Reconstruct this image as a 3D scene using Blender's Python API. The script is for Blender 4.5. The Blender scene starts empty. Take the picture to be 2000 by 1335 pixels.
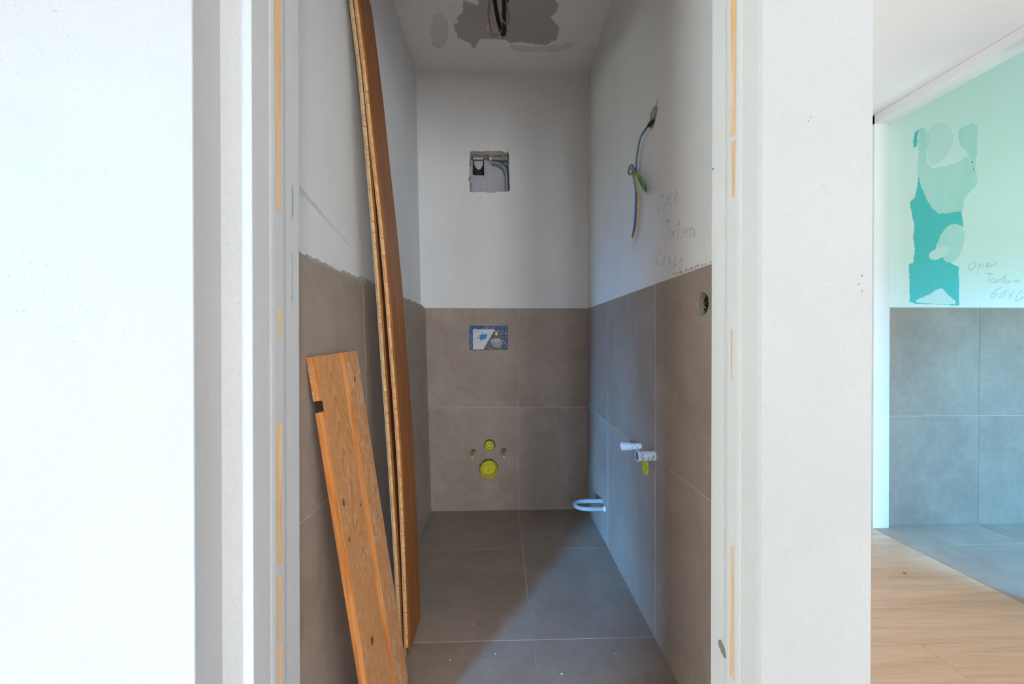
import bpy, bmesh, math, random
from mathutils import Vector, Matrix

random.seed(7)
SC = bpy.context.scene
COL = SC.collection
PI = math.pi

# ------------------------------------------------------------------ camera
cam_d = bpy.data.cameras.new('camera')
cam_d.sensor_width = 36.0
cam_d.lens = 36.0 * 782.87 / 2000.0
cam_d.clip_start = 0.05
cam = bpy.data.objects.new('camera', cam_d)
COL.objects.link(cam)
cam.location = (0, 0, 1.0285)
yaw, pitch, roll = 0.0304, -0.0047, -0.0002
fw = Vector((math.sin(yaw) * math.cos(pitch), math.cos(yaw) * math.cos(pitch), math.sin(pitch)))
rt = Vector((math.cos(yaw), -math.sin(yaw), 0))
up = rt.cross(fw)
r2 = rt * math.cos(roll) + up * math.sin(roll)
u2 = up * math.cos(roll) - rt * math.sin(roll)
cam.rotation_euler = Matrix(((r2.x, u2.x, -fw.x), (r2.y, u2.y, -fw.y), (r2.z, u2.z, -fw.z))).to_euler()
SC.camera = cam

# ------------------------------------------------------------------ colour management
vs = SC.view_settings
vs.view_transform = 'Standard'
vs.look = 'None'
vs.exposure = 0.0
vs.gamma = 1.0
vs.use_curve_mapping = False

# ------------------------------------------------------------------ sky
wd = bpy.data.worlds.new('sky')
SC.world = wd
wd.use_nodes = True
wn = wd.node_tree
bgn = wn.nodes['Background']
sky = wn.nodes.new('ShaderNodeTexSky')
sky.sky_type = 'HOSEK_WILKIE'
sky.sun_direction = (0.5, 0.6, 0.62)
sky.turbidity = 3.0
wn.links.new(sky.outputs[0], bgn.inputs[0])
bgn.inputs[1].default_value = 0.6


# ------------------------------------------------------------------ daylight through the windows, plus added fill lights
def daylight(name, loc, aim, sx, sy, power, col, spread=180):
    d = bpy.data.lights.new(name, 'AREA')
    d.shape = 'RECTANGLE'
    d.size, d.size_y = sx, sy
    d.energy = power
    d.color = col
    d.spread = math.radians(spread)
    o = bpy.data.objects.new(name, d)
    COL.objects.link(o)
    o.location = loc
    v = Vector(aim) - Vector(loc)
    o.rotation_euler = v.to_track_quat('-Z', 'Y').to_euler()
    return o


# two windows at the far end of the hall, behind the camera and to its right
daylight('daylight_hall', (1.55, -4.26, 1.25), (0.0, 1.6, 1.1), 0.7, 1.9, 88, (0.90, 0.965, 1.0))
daylight('daylight_hall_narrow', (0.62, -4.26, 1.2), (1.2, 1.6, 1.1), 0.3, 2.0, 32, (0.82, 0.92, 1.0))
# added light at the unseen end of the hall, brightens its floor and ceiling
daylight('fill_hall_end', (1.30, 2.19, 1.2), (1.30, 0.0, 1.2), 0.8, 1.9, 10, (1.0, 0.97, 0.95))
# added light at the hall's right wall, unseen, to brighten the left wall
daylight('fill_right', (2.10, -1.75, 1.4), (-0.46, 1.3, 1.3), 1.2, 1.5, 34, (0.84, 0.94, 1.0))
# wide window in the outer wall on the far left
daylight('daylight_left', (-4.76, -1.1, 1.4), (0.5, 1.0, 1.3), 1.6, 1.6, 158, (0.86, 0.98, 1.0))
# tall window at the far end of the room on the left: blue sky above, garden green below
daylight('daylight_sky', (-3.85, -5.06, 1.45), (0.3, 1.8, -0.15), 0.5, 1.4, 30, (0.12, 0.45, 1.0), 22)
daylight('daylight_garden', (-3.85, -5.06, 0.45), (-0.2, 1.4, 1.9), 0.5, 0.6, 40, (0.86, 1.0, 0.90), 120)
# bathroom window
daylight('daylight_bath_sky', (3.25, 0.22, 1.65), (2.7, 2.15, -0.5), 1.2, 0.6, 32, (0.18, 0.56, 1.0), 80)
daylight('daylight_bath_garden', (3.25, 0.22, 0.95), (2.7, 2.15, 2.0), 1.2, 0.5, 9, (0.72, 1.0, 0.86), 110)


# ------------------------------------------------------------------ material helpers
class NT:
    def __init__(s, name):
        s.m = bpy.data.materials.new(name)
        s.m.use_nodes = True
        s.t = s.m.node_tree
        s.b = s.t.nodes['Principled BSDF']
        s.tc = s.t.nodes.new('ShaderNodeTexCoord')
        s.oi = s.t.nodes.new('ShaderNodeObjectInfo')

    def n(s, typ, **kw):
        x = s.t.nodes.new(typ)
        for k, v in kw.items():
            setattr(x, k, v)
        return x

    def l(s, a, b):
        s.t.links.new(a, b)

    def set(s, sock, v):
        if hasattr(v, 'is_output'):
            s.l(v, sock)
        else:
            sock.default_value = v if not (isinstance(v, tuple) and len(v) == 3 and sock.type == 'RGBA') else (*v, 1)

    def coords(s, scale=(1, 1, 1), rand=0.0, loc=(0, 0, 0)):
        mp = s.n('ShaderNodeMapping')
        mp.inputs['Scale'].default_value = scale
        mp.inputs['Location'].default_value = loc
        if rand:
            ad = s.n('ShaderNodeVectorMath', operation='ADD')
            ml = s.n('ShaderNodeMath', operation='MULTIPLY')
            s.l(s.oi.outputs['Random'], ml.inputs[0])
            ml.inputs[1].default_value = rand
            s.l(s.tc.outputs['Object'], ad.inputs[0])
            s.l(ml.outputs[0], ad.inputs[1])
            s.l(ad.outputs[0], mp.inputs['Vector'])
        else:
            s.l(s.tc.outputs['Object'], mp.inputs['Vector'])
        return mp.outputs[0]

    def noise(s, vec, scale, detail=4, rough=0.55, dist=0.0):
        x = s.n('ShaderNodeTexNoise')
        s.l(vec, x.inputs['Vector'])
        x.inputs['Scale'].default_value = scale
        x.inputs['Detail'].default_value = detail
        x.inputs['Roughness'].default_value = rough
        x.inputs['Distortion'].default_value = dist
        return x.outputs[0]

    def ramp(s, fac, stops):
        x = s.n('ShaderNodeValToRGB')
        e = x.color_ramp.elements
        while len(e) < len(stops):
            e.new(0.5)
        for k, (p, c) in enumerate(stops):
            e[k].position = p
            e[k].color = (*c, 1) if isinstance(c, tuple) else (c, c, c, 1)
        s.l(fac, x.inputs[0])
        return x.outputs[0]

    def mix(s, fac, a, b, typ='MIX'):
        x = s.n('ShaderNodeMix', data_type='RGBA', blend_type=typ)
        s.set(x.inputs['Factor'], fac)
        s.set(x.inputs[6], a)
        s.set(x.inputs[7], b)
        return x.outputs[2]

    def math(s, op, a, b=0.0):
        x = s.n('ShaderNodeMath', operation=op)
        s.set(x.inputs[0], a)
        s.set(x.inputs[1], b)
        return x.outputs[0]

    def bump(s, h, strength=0.2, dist=0.002):
        x = s.n('ShaderNodeBump')
        x.inputs['Strength'].default_value = strength
        x.inputs['Distance'].default_value = dist
        s.l(h, x.inputs['Height'])
        s.l(x.outputs[0], s.b.inputs['Normal'])

    def done(s, col, rough=0.8, spec=0.5, metal=0.0):
        s.set(s.b.inputs['Base Color'], col)
        s.set(s.b.inputs['Roughness'], rough)
        s.b.inputs['Specular IOR Level'].default_value = spec
        s.b.inputs['Metallic'].default_value = metal
        return s.m


def plain(name, col, rough=0.6, spec=0.4, var=0.06, scale=60.0, metal=0.0):
    q = NT(name)
    v = q.noise(q.coords(), scale, 3)
    lo = tuple(c * (1 - var) for c in col)
    hi = tuple(min(1, c * (1 + var)) for c in col)
    return q.done(q.ramp(v, [(0.3, lo), (0.7, hi)]), rough, spec, metal)


def plaster(name, lo, hi, speck=0.0, streak=0.5, bump=0.25, grain=260.0):
    """trowelled plaster: broad clouds, vertical trowel streaks, sandy grain, fine dirt specks"""
    q = NT(name)
    o = q.coords()
    big = q.noise(o, 1.7, 5, 0.6, 0.4)
    st = q.noise(q.coords((4, 4, 0.9)), 1.3, 4, 0.55, 0.6)
    f = q.math('ADD', q.math('MULTIPLY', big, 1 - streak), q.math('MULTIPLY', st, streak))
    c = q.ramp(f, [(0.33, lo), (0.66, hi)])
    gr = q.noise(o, grain, 2, 0.6)
    c = q.mix(0.10, c, q.ramp(gr, [(0.3, 0.25), (0.7, 1.0)]), 'MULTIPLY')
    if speck:
        sp = q.noise(o, 170, 2, 0.5)
        pt = q.noise(o, 3.0, 3, 0.6)
        m = q.math('MULTIPLY', q.ramp(sp, [(0.66, 0.0), (0.72, 1.0)]), q.ramp(pt, [(0.4, 0.0), (0.7, speck)]))
        c = q.mix(m, c, (0.30, 0.36, 0.40))
    q.bump(q.math('ADD', gr, q.math('MULTIPLY', q.noise(o, 40, 3), 0.6)), bump, 0.0015)
    return q.done(c, 0.85, 0.25)


def tile_mat(name, a, b, c):
    q = NT(name)
    o = q.coords(rand=40.0)
    big = q.noise(o, 3.2, 6, 0.62, 0.5)
    fine = q.noise(o, 26, 5, 0.7)
    f = q.math('ADD', q.math('MULTIPLY', big, 0.65), q.math('MULTIPLY', fine, 0.35))
    col = q.ramp(f, [(0.32, a), (0.5, b), (0.70, c)])
    s1 = q.noise(q.coords((1, 1, 0.08), 40.0), 95, 2, 0.5, 0.3)
    col = q.mix(q.math('MULTIPLY', q.ramp(s1, [(0.60, 0.0), (0.74, 1.0)]), 0.10), col, (0.55, 0.53, 0.50))
    s2 = q.noise(q.coords((0.1, 0.1, 1), 40.0), 120, 2, 0.5, 0.3)
    col = q.mix(q.math('MULTIPLY', q.ramp(s2, [(0.60, 0.0), (0.74, 1.0)]), 0.08), col, (0.50, 0.48, 0.46))
    ro = q.ramp(fine, [(0.3, 0.46), (0.75, 0.62)])
    q.bump(fine, 0.05, 0.001)
    return q.done(col, ro, 0.35)


def wood_mat(name, dark, mid, light, along='z', scale=1.0, stretch=0.045, rough=0.55, pale=None, seed=0.0, contrast=1.0):
    """straight-grained wood; the grain runs along one local axis"""
    q = NT(name)
    k = [1.0, 1.0, 1.0]
    k['xyz'.index(along)] = stretch
    v = q.coords(tuple(k), 30.0, (seed, seed * 0.7, seed * 1.3))
    g1 = q.noise(v, 55 * scale, 5, 0.6, 0.9)
    g2 = q.noise(v, 240 * scale, 3, 0.6, 0.2)
    f = q.math('ADD', q.math('MULTIPLY', g1, 0.7), q.math('MULTIPLY', g2, 0.3))
    d = 0.16 / contrast
    col = q.ramp(f, [(0.5 - d, dark), (0.5, mid), (0.5 + d, light)])
    vr = q.math('MULTIPLY', q.oi.outputs['Random'], 0.22)
    col = q.mix(vr, col, tuple(x * 0.62 for x in mid))
    if pale:
        w = q.noise(q.coords((1, 1, 0.35), 9.0), 38, 5, 0.7, 1.2)
        w2 = q.noise(q.coords((1, 1, 1), 9.0), 7, 3, 0.6)
        m = q.math('MULTIPLY', q.ramp(w, [(0.5, 0.0), (0.68, 1.0)]), q.ramp(w2, [(0.35, 0.15), (0.7, 0.95)]))
        col = q.mix(q.math('MULTIPLY', m, pale), col, (0.78, 0.72, 0.68))
    q.bump(g2, 0.12, 0.001)
    return q.done(col, rough, 0.35)


M = {}
M['plaster_in'] = plaster('grey_plaster', (0.75, 0.75, 0.75), (0.835, 0.83, 0.825), 0.25, 0.35)
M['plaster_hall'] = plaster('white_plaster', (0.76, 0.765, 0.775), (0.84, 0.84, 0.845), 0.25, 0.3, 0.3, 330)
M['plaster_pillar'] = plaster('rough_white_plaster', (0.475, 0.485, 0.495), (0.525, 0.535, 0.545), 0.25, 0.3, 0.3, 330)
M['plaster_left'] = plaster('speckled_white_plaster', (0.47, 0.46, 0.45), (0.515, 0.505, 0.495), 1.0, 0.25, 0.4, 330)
M['plaster_jamb_right'] = plaster('right_jamb_plaster', (0.72, 0.735, 0.73), (0.78, 0.795, 0.79), 0.3, 0.6, 0.3, 330)
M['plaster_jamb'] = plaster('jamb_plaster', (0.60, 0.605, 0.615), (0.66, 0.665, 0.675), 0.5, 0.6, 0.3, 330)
M['ceiling_in'] = plaster('ceiling_plaster', (0.90, 0.855, 0.83), (0.94, 0.90, 0.875), 0.1, 0.2)
M['ceiling_hall'] = plaster('hall_ceiling_plaster', (0.82, 0.82, 0.825), (0.87, 0.87, 0.875), 0.1, 0.2)
M['filler'] = plaster('ceiling_filler', (0.47, 0.43, 0.395), (0.53, 0.49, 0.455), 0.1, 0.4)
M['filler_pale'] = plaster('ceiling_filler_smear', (0.74, 0.69, 0.655), (0.80, 0.75, 0.71), 0.1, 0.4)
M['bath_wall'] = plaster('mint_white_plaster', (0.77, 0.87, 0.82), (0.82, 0.90, 0.86), 0.05, 0.3)
M['teal'] = plaster('green_plasterboard', (0.10, 0.56, 0.56), (0.13, 0.61, 0.61), 0.0, 0.4)
M['mint'] = plaster('thin_filler_over_green_board', (0.40, 0.72, 0.67), (0.74, 0.87, 0.82), 0.0, 0.4)
M['mint_pale'] = plaster('white_filler_patch', (0.62, 0.80, 0.77), (0.72, 0.86, 0.83), 0.0, 0.3)
M['tile'] = tile_mat('taupe_stone_tile', (0.285, 0.220, 0.178), (0.35, 0.277, 0.228), (0.42, 0.345, 0.288))
M['tile_floor'] = tile_mat('taupe_stone_floor_tile', (0.255, 0.195, 0.158), (0.315, 0.247, 0.203), (0.385, 0.315, 0.265))
M['grout'] = plain('pale_grout', (0.64, 0.62, 0.595), 0.9, 0.2)
M['mortar'] = plaster('grey_mortar', (0.20, 0.19, 0.16), (0.40, 0.385, 0.35), 0.2, 0.1, 0.8, 160)
M['mortar_pale'] = plaster('pale_mortar', (0.36, 0.35, 0.31), (0.52, 0.50, 0.46), 0.2, 0.1, 0.8, 160)
M['rawplaster'] = plaster('raw_brown_plaster', (0.42, 0.34, 0.27), (0.60, 0.52, 0.43), 0.2, 0.1, 0.8, 160)
M['oak'] = wood_mat('oak_floor', (0.49, 0.30, 0.17), (0.58, 0.38, 0.24), (0.65, 0.46, 0.32), 'x', 0.45, 0.06, 0.34)
M['wear'] = wood_mat('oiled_oak_layer', (0.19, 0.056, 0.008), (0.30, 0.096, 0.015), (0.39, 0.145, 0.030), 'z', 0.7, 0.03, 0.45)
M['core'] = wood_mat('softwood_core', (0.52, 0.22, 0.09), (0.72, 0.37, 0.16), (0.82, 0.54, 0.27), 'x', 1.0, 0.2, 0.7)
M['core_b'] = wood_mat('greyed_softwood_core', (0.44, 0.25, 0.12), (0.66, 0.42, 0.20), (0.78, 0.57, 0.31), 'x', 1.0, 0.2, 0.7)
M['lip'] = wood_mat('pale_backing_veneer', (0.46, 0.30, 0.18), (0.60, 0.42, 0.27), (0.72, 0.55, 0.39), 'z', 1.0, 0.05, 0.7)
M['glue'] = plain('dark_glue_line', (0.10, 0.055, 0.03), 0.8)
M['char_shade'] = plain('charred_knot_and_shade', (0.035, 0.017, 0.010), 0.8)
M['batten'] = wood_mat('spruce_batten_in_jamb', (0.80, 0.46, 0.20), (0.90, 0.58, 0.31), (0.88, 0.72, 0.55), 'z', 1.0, 0.05, 0.7)
M['ink'] = plain('faded_blue_ink', (0.30, 0.36, 0.44), 0.8, 0.1, 0.25, 400)
M['ink_pale'] = plain('pale_pencil', (0.36, 0.52, 0.54), 0.8, 0.1, 0.2, 400)
M['ink_blue'] = plain('blue_chalk', (0.28, 0.42, 0.55), 0.9, 0.1, 0.25, 400)
M['black'] = plain('black_plastic', (0.012, 0.012, 0.013), 0.45)
M['dark'] = plain('cavity_shade', (0.02, 0.018, 0.016), 0.9)
M['yellow'] = plain('yellow_plastic', (0.62, 0.56, 0.012), 0.4, 0.5, 0.18, 40)
M['wire_blue'] = plain('blue_wire_insulation', (0.015, 0.13, 0.42), 0.4)
M['wire_yellow'] = plain('yellow_wire_insulation', (0.62, 0.46, 0.02), 0.4)
M['wire_green'] = plain('green_wire_insulation', (0.16, 0.40, 0.02), 0.4)
M['wire_violet'] = plain('violet_wire_insulation', (0.10, 0.05, 0.25), 0.4)
M['wire_red'] = plain('pink_wire_insulation', (0.62, 0.06, 0.16), 0.4)
M['white_tape'] = plain('white_tape', (0.75, 0.76, 0.76), 0.6)
M['steel'] = plain('zinc_steel', (0.55, 0.55, 0.55), 0.35, 0.5, 0.1, 80, 0.9)
M['green'] = plain('green_plastic', (0.02, 0.25, 0.06), 0.5)
M['red'] = plain('red_plastic', (0.6, 0.03, 0.03), 0.5)
M['crumb'] = plain('white_plaster_crumb', (0.70, 0.68, 0.64), 0.9)
M['beige'] = plain('beige_plastic', (0.40, 0.36, 0.27), 0.6)
M['grey_plastic'] = plain('grey_plastic', (0.35, 0.36, 0.40), 0.5)


def speckled(name, base, dots, th=0.60, scale=70.0, rough=0.5):
    q = NT(name)
    o = q.coords()
    sp = q.noise(o, scale, 3, 0.6, 0.6)
    c = q.mix(q.ramp(sp, [(th, 0.0), (th + 0.04, 1.0)]), base, dots)
    return q.done(c, rough, 0.4)


M['pipe_a'] = speckled('splashed_white_pipe', (0.72, 0.70, 0.71), (0.34, 0.05, 0.09), 0.63, 70)
M['pipe_b'] = speckled('splashed_white_sleeve', (0.74, 0.72, 0.68), (0.25, 0.25, 0.27), 0.58, 90)
M['hose'] = speckled('pale_blue_hose', (0.33, 0.35, 0.36), (0.07, 0.09, 0.12), 0.66, 60)
M['housing'] = speckled('splashed_grey_housing', (0.50, 0.51, 0.56), (0.10, 0.10, 0.11), 0.635, 75)
M['card_white'] = speckled('scuffed_white_card', (0.66, 0.67, 0.70), (0.10, 0.10, 0.10), 0.70, 90)
M['card_grey'] = speckled('scuffed_grey_card', (0.085, 0.08, 0.09), (0.42, 0.41, 0.42), 0.57, 130)
M['card_blue'] = speckled('splashed_blue_plastic', (0.015, 0.06, 0.26), (0.34, 0.37, 0.45), 0.55, 150)
M['card_sky'] = speckled('bright_blue_print', (0.02, 0.20, 0.68), (0.50, 0.60, 0.75), 0.64, 200)
M['card_bowl'] = plain('pale_grey_print', (0.42, 0.44, 0.48), 0.5)
M['card_bowl_dark'] = plain('mid_grey_print', (0.30, 0.32, 0.36), 0.5)
M['card_text'] = plain('blue_print', (0.05, 0.17, 0.42), 0.5)

# old pine board: cathedral grain by rings about an axis nearly along the board
def pine_face(name, pale):
    q = NT(name)
    o = q.coords()
    warp = q.noise(q.coords((1, 0.12, 1)), 16, 3, 0.5)
    sx = q.n('ShaderNodeSeparateXYZ')
    q.l(o, sx.inputs[0])
    # distance from a slowly drifting pith line -> growth rings
    xx = q.math('ADD', sx.outputs[0], 0.165)
    xx = q.math('ADD', xx, q.math('MULTIPLY', q.math('SUBTRACT', warp, 0.5), 0.09))
    yy = q.math('ADD', q.math('MULTIPLY', q.math('SUBTRACT', sx.outputs[1], 0.55), 0.085), 0.022)
    # knots push the rings aside
    knotm = None
    for kx, ky, r in ((-0.216, 0.640, 0.0075), (-0.218, 0.548, 0.0045), (-0.182, 0.266, 0.008), (-0.050, 0.920, 0.006), (-0.124, 0.592, 0.004)):
        dx = q.math('MULTIPLY', q.math('ADD', sx.outputs[0], -kx), 1.0)
        dy = q.math('MULTIPLY', q.math('ADD', sx.outputs[1], -ky), 0.62)
        dd = q.math('SQRT', q.math('ADD', q.math('MULTIPLY', dx, dx), q.math('MULTIPLY', dy, dy)))
        inf = q.math('DIVIDE', 0.00012, q.math('ADD', q.math('MULTIPLY', dd, dd), 0.00025))
        yy = q.math('ADD', yy, q.math('MULTIPLY', inf, 0.05))
        kn = q.math('SUBTRACT', 1.0, q.math('DIVIDE', dd, r))
        kn = q.ramp(kn, [(0.0, 0.0), (0.25, 1.0)])
        knotm = kn if knotm is None else q.math('MAXIMUM', knotm, kn)
    rad = q.math('SQRT', q.math('ADD', q.math('MULTIPLY', xx, xx), q.math('MULTIPLY', yy, yy)))
    ring = q.math('FRACT', q.math('MULTIPLY', rad, 190.0))
    fib = q.noise(q.coords((1, 0.03, 1)), 420, 2, 0.5)
    c = q.ramp(ring, [(0.0, (0.740, 0.344, 0.125)), (0.55, (0.671, 0.280, 0.086)), (0.88, (0.413, 0.144, 0.039)), (1.0, (0.688, 0.312, 0.109))])
    c = q.mix(0.18, c, q.ramp(fib, [(0.3, (0.62, 0.30, 0.11)), (0.7, (0.85, 0.48, 0.21))]))
    tone = q.noise(q.coords((1, 0.3, 1)), 5, 3)
    c = q.mix(q.math('MULTIPLY', tone, 0.30), c, (0.55, 0.25, 0.09))
    c = q.mix(knotm, c, (0.10, 0.04, 0.02))
    w = q.noise(q.coords((1, 0.4, 1)), 60, 5, 0.7, 1.2)
    w2 = q.noise(q.coords((1, 0.6, 1)), 9, 3, 0.6)
    m = q.math('MULTIPLY', q.ramp(w, [(0.48, 0.0), (0.66, 1.0)]), q.ramp(w2, [(0.36, 0.1), (0.66, 1.0)]))
    c = q.mix(q.math('MULTIPLY', m, pale), c, (0.80, 0.68, 0.60))
    q.bump(fib, 0.1, 0.001)
    return q.done(c, 0.55, 0.35)


M['pine_face'] = pine_face('old_pine_face', 0.42)
M['pine_raised'] = pine_face('plaster_smeared_pine', 0.95)
M['pine_edge'] = wood_mat('fresh_orange_pine_edge', (0.38, 0.115, 0.028), (0.58, 0.215, 0.055), (0.66, 0.29, 0.09), 'y', 1.3, 0.03, 0.5, contrast=1.6)


# ------------------------------------------------------------------ object helpers
ORG = {}


def tag(o, label=None, cat=None, group=None, kind=None):
    for k, v in (('label', label), ('category', cat), ('group', group), ('kind', kind)):
        if v:
            o[k] = v
    return o


def thing(name, loc, label, cat, group=None):
    o = bpy.data.objects.new(name, None)
    o.empty_display_size = 0.05
    COL.objects.link(o)
    o.location = loc
    ORG[o.name] = Vector(loc)
    return tag(o, label, cat, group)


def mk(name, verts, faces, mat, parent=None, smooth=False, mats=None, fm=None, origin=None, fixn=True):
    """one mesh object, verts in world space; its origin goes to the middle of its base"""
    vs_ = [Vector(v) for v in verts]
    if origin is None:
        xs, ys, zs = zip(*[(v.x, v.y, v.z) for v in vs_])
        origin = Vector(((min(xs) + max(xs)) / 2, (min(ys) + max(ys)) / 2, min(zs)))
    else:
        origin = Vector(origin)
    me = bpy.data.meshes.new(name)
    me.from_pydata([tuple(v - origin) for v in vs_], [], faces)
    for mm in (mats or [mat]):
        me.materials.append(M[mm] if isinstance(mm, str) else mm)
    if fm:
        for pl, k in zip(me.polygons, fm):
            pl.material_index = k
    if fixn:
        bm = bmesh.new()
        bm.from_mesh(me)
        bmesh.ops.recalc_face_normals(bm, faces=bm.faces)
        bm.to_mesh(me)
        bm.free()
    if smooth:
        for pl in me.polygons:
            pl.use_smooth = True
    me.update()
    o = bpy.data.objects.new(name, me)
    COL.objects.link(o)
    if parent is not None:
        o.parent = parent
        o.location = origin - ORG.get(parent.name, Vector((0, 0, 0)))
    else:
        o.location = origin
    ORG[o.name] = origin
    return o


class MB:
    """collects shapes into one mesh"""

    def __init__(s):
        s.v, s.f = [], []

    def add(s, v, f):
        k = len(s.v)
        s.v += [tuple(x) for x in v]
        s.f += [tuple(i + k for i in q) for q in f]
        return s

    def box(s, x0, x1, y0, y1, z0, z1):
        return s.add(*box(x0, x1, y0, y1, z0, z1))

    def make(s, name, mat, parent=None, **kw):
        return mk(name, s.v, s.f, mat, parent, **kw)


HEXF = [(0, 3, 2, 1), (4, 5, 6, 7), (0, 1, 5, 4), (1, 2, 6, 5), (2, 3, 7, 6), (3, 0, 4, 7)]


def box(x0, x1, y0, y1, z0, z1):
    return [(x0, y0, z0), (x1, y0, z0), (x1, y1, z0), (x0, y1, z0), (x0, y0, z1), (x1, y0, z1), (x1, y1, z1), (x0, y1, z1)], HEXF


def prism(poly, fr):
    """poly: 2-D points; fr(p, k) -> 3-D point of end k (0 or 1)"""
    n = len(poly)
    v = [fr(p, 0) for p in poly] + [fr(p, 1) for p in poly]
    f = [tuple(range(n)), tuple(range(n, 2 * n))] + [(i, (i + 1) % n, n + (i + 1) % n, n + i) for i in range(n)]
    return v, f


def slab(c4, nrm, th, ch=0.0012):
    """tile: front face corners c4 (a loop), outward normal, thickness; small chamfer all round the front"""
    c4 = [Vector(c) for c in c4]
    nrm = Vector(nrm).normalized()
    mid = sum(c4, Vector()) / len(c4)
    n = len(c4)
    inner = []
    for i, c in enumerate(c4):
        a = (c4[i - 1] - c).normalized()
        b = (c4[(i + 1) % n] - c).normalized()
        inner.append(c + (a + b) * ch)
    v = inner + [c - nrm * ch for c in c4] + [c - nrm * th for c in c4]
    f = [tuple(range(n))]
    for i in range(n):
        j = (i + 1) % n
        f.append((i, j, n + j, n + i))
        f.append((n + i, n + j, 2 * n + j, 2 * n + i))
    f.append(tuple(range(3 * n - 1, 2 * n - 1, -1)))
    return v, f


def cut(o, v, f):
    """boolean the world-space closed shape out of the object"""
    k = mk('cutter', v, f, 'dark')
    bpy.context.view_layer.update()
    md = o.modifiers.new('cut', 'BOOLEAN')
    md.operation = 'DIFFERENCE'
    md.solver = 'EXACT'
    md.object = k
    bpy.context.view_layer.update()
    dg = bpy.context.evaluated_depsgraph_get()
    me = bpy.data.meshes.new_from_object(o.evaluated_get(dg))
    o.modifiers.remove(md)
    old = o.data
    o.data = me
    bpy.data.meshes.remove(old)
    km = k.data
    bpy.data.objects.remove(k)
    bpy.data.meshes.remove(km)


def catmull(pts, sub=6):
    p = [Vector(q) for q in pts]
    if len(p) < 3:
        return p
    p = [p[0] * 2 - p[1]] + p + [p[-1] * 2 - p[-2]]
    out = []
    for i in range(1, len(p) - 2):
        a, b, c, d = p[i - 1], p[i], p[i + 1], p[i + 2]
        for k in range(sub):
            t = k / sub
            out.append(0.5 * ((2 * b) + (c - a) * t + (2 * a - 5 * b + 4 * c - d) * t * t + (3 * b - a - 3 * c + d) * t ** 3))
    out.append(p[-2])
    return out


def tube(pts, r, seg=10, closed_ends=True, radii=None, inner=None):
    p = [Vector(q) for q in pts]
    n = len(p)
    tg = [(p[min(i + 1, n - 1)] - p[max(i - 1, 0)]).normalized() for i in range(n)]
    ref = Vector((0, 0, 1)) if abs(tg[0].z) < 0.9 else Vector((1, 0, 0))
    nx = tg[0].cross(ref).normalized()
    v, f = [], []
    for i in range(n):
        nx = (nx - tg[i] * nx.dot(tg[i])).normalized()
        ny = tg[i].cross(nx)
        rr = radii[i] if radii else r
        for k in range(seg):
            a = 2 * PI * k / seg
            v.append(p[i] + (nx * math.cos(a) + ny * math.sin(a)) * rr)
    for i in range(n - 1):
        for k in range(seg):
            k2 = (k + 1) % seg
            f.append((i * seg + k, i * seg + k2, (i + 1) * seg + k2, (i + 1) * seg + k))
    if closed_ends:
        f.append(tuple(range(seg))[::-1])
        f.append(tuple((n - 1) * seg + k for k in range(seg)))
    return v, f


def lathe(base, axis, prof, seg=28):
    """prof: (distance along axis, radius) list, open or running back on itself"""
    ax = Vector(axis).normalized()
    ref = Vector((0, 0, 1)) if abs(ax.z) < 0.9 else Vector((1, 0, 0))
    nx = ax.cross(ref).normalized()
    ny = ax.cross(nx)
    b = Vector(base)
    v, f = [], []
    for d, r in prof:
        for k in range(seg):
            a = 2 * PI * k / seg
            v.append(b + ax * d + (nx * math.cos(a) + ny * math.sin(a)) * max(r, 1e-4))
    for i in range(len(prof) - 1):
        for k in range(seg):
            k2 = (k + 1) % seg
            f.append((i * seg + k, i * seg + k2, (i + 1) * seg + k2, (i + 1) * seg + k))
    f.append(tuple(range(seg)))
    f.append(tuple((len(prof) - 1) * seg + k for k in range(seg)))
    return v, f


def ribbon_mesh(mb, pts3, nrm, w, lift=0.0, sub=4):
    """flat pen stroke on a surface"""
    p = catmull(pts3, sub)
    nrm = Vector(nrm)
    n = len(p)
    L, R = [], []
    for i in range(n):
        t = (p[min(i + 1, n - 1)] - p[max(i - 1, 0)]).normalized()
        s = t.cross(nrm).normalized()
        ww = w * (0.7 + 0.6 * random.random())
        L.append(p[i] + s * ww / 2 + nrm * lift)
        R.append(p[i] - s * ww / 2 + nrm * lift)
    mb.add(L + R, [(i, i + 1, n + i + 1, n + i) for i in range(n - 1)])


def jag(poly, amp, step):
    """roughen a 2-D outline"""
    out = []
    n = len(poly)
    for i in range(n):
        a, b = Vector(poly[i]), Vector(poly[(i + 1) % n])
        k = max(1, int((b - a).length / step))
        d = (b - a).normalized()
        pn = Vector((-d.y, d.x))
        for j in range(k):
            q = a.lerp(b, j / k)
            if j:
                q = q + pn * random.uniform(-amp, amp)
            out.append((q.x, q.y))
    return out


def smooth_poly(poly, sub=5):
    n = len(poly)
    out = []
    for i in range(n):
        a, b, c, d = (Vector(poly[(i + k) % n]) for k in (-1, 0, 1, 2))
        for k in range(sub):
            t = k / sub
            q = 0.5 * ((2 * b) + (c - a) * t + (2 * a - 5 * b + 4 * c - d) * t * t + (3 * b - a - 3 * c + d) * t ** 3)
            out.append((q.x, q.y))
    return out


def structure(o):
    o['kind'] = 'structure'
    return o


_ico = bmesh.new()
bmesh.ops.create_icosphere(_ico, subdivisions=1, radius=1.0)
ICO_V, ICO_F = [q.co.copy() for q in _ico.verts], [tuple(q.index for q in p.verts) for p in _ico.faces]
_ico.free()


def lump(mb, c, rx, ry, rz, rn=random):
    """a small irregular crumb"""
    c = Vector(c)
    mb.add([c + Vector((v.x * rx, v.y * ry, v.z * rz)) * rn.uniform(0.65, 1.2) for v in ICO_V], ICO_F)


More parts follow.
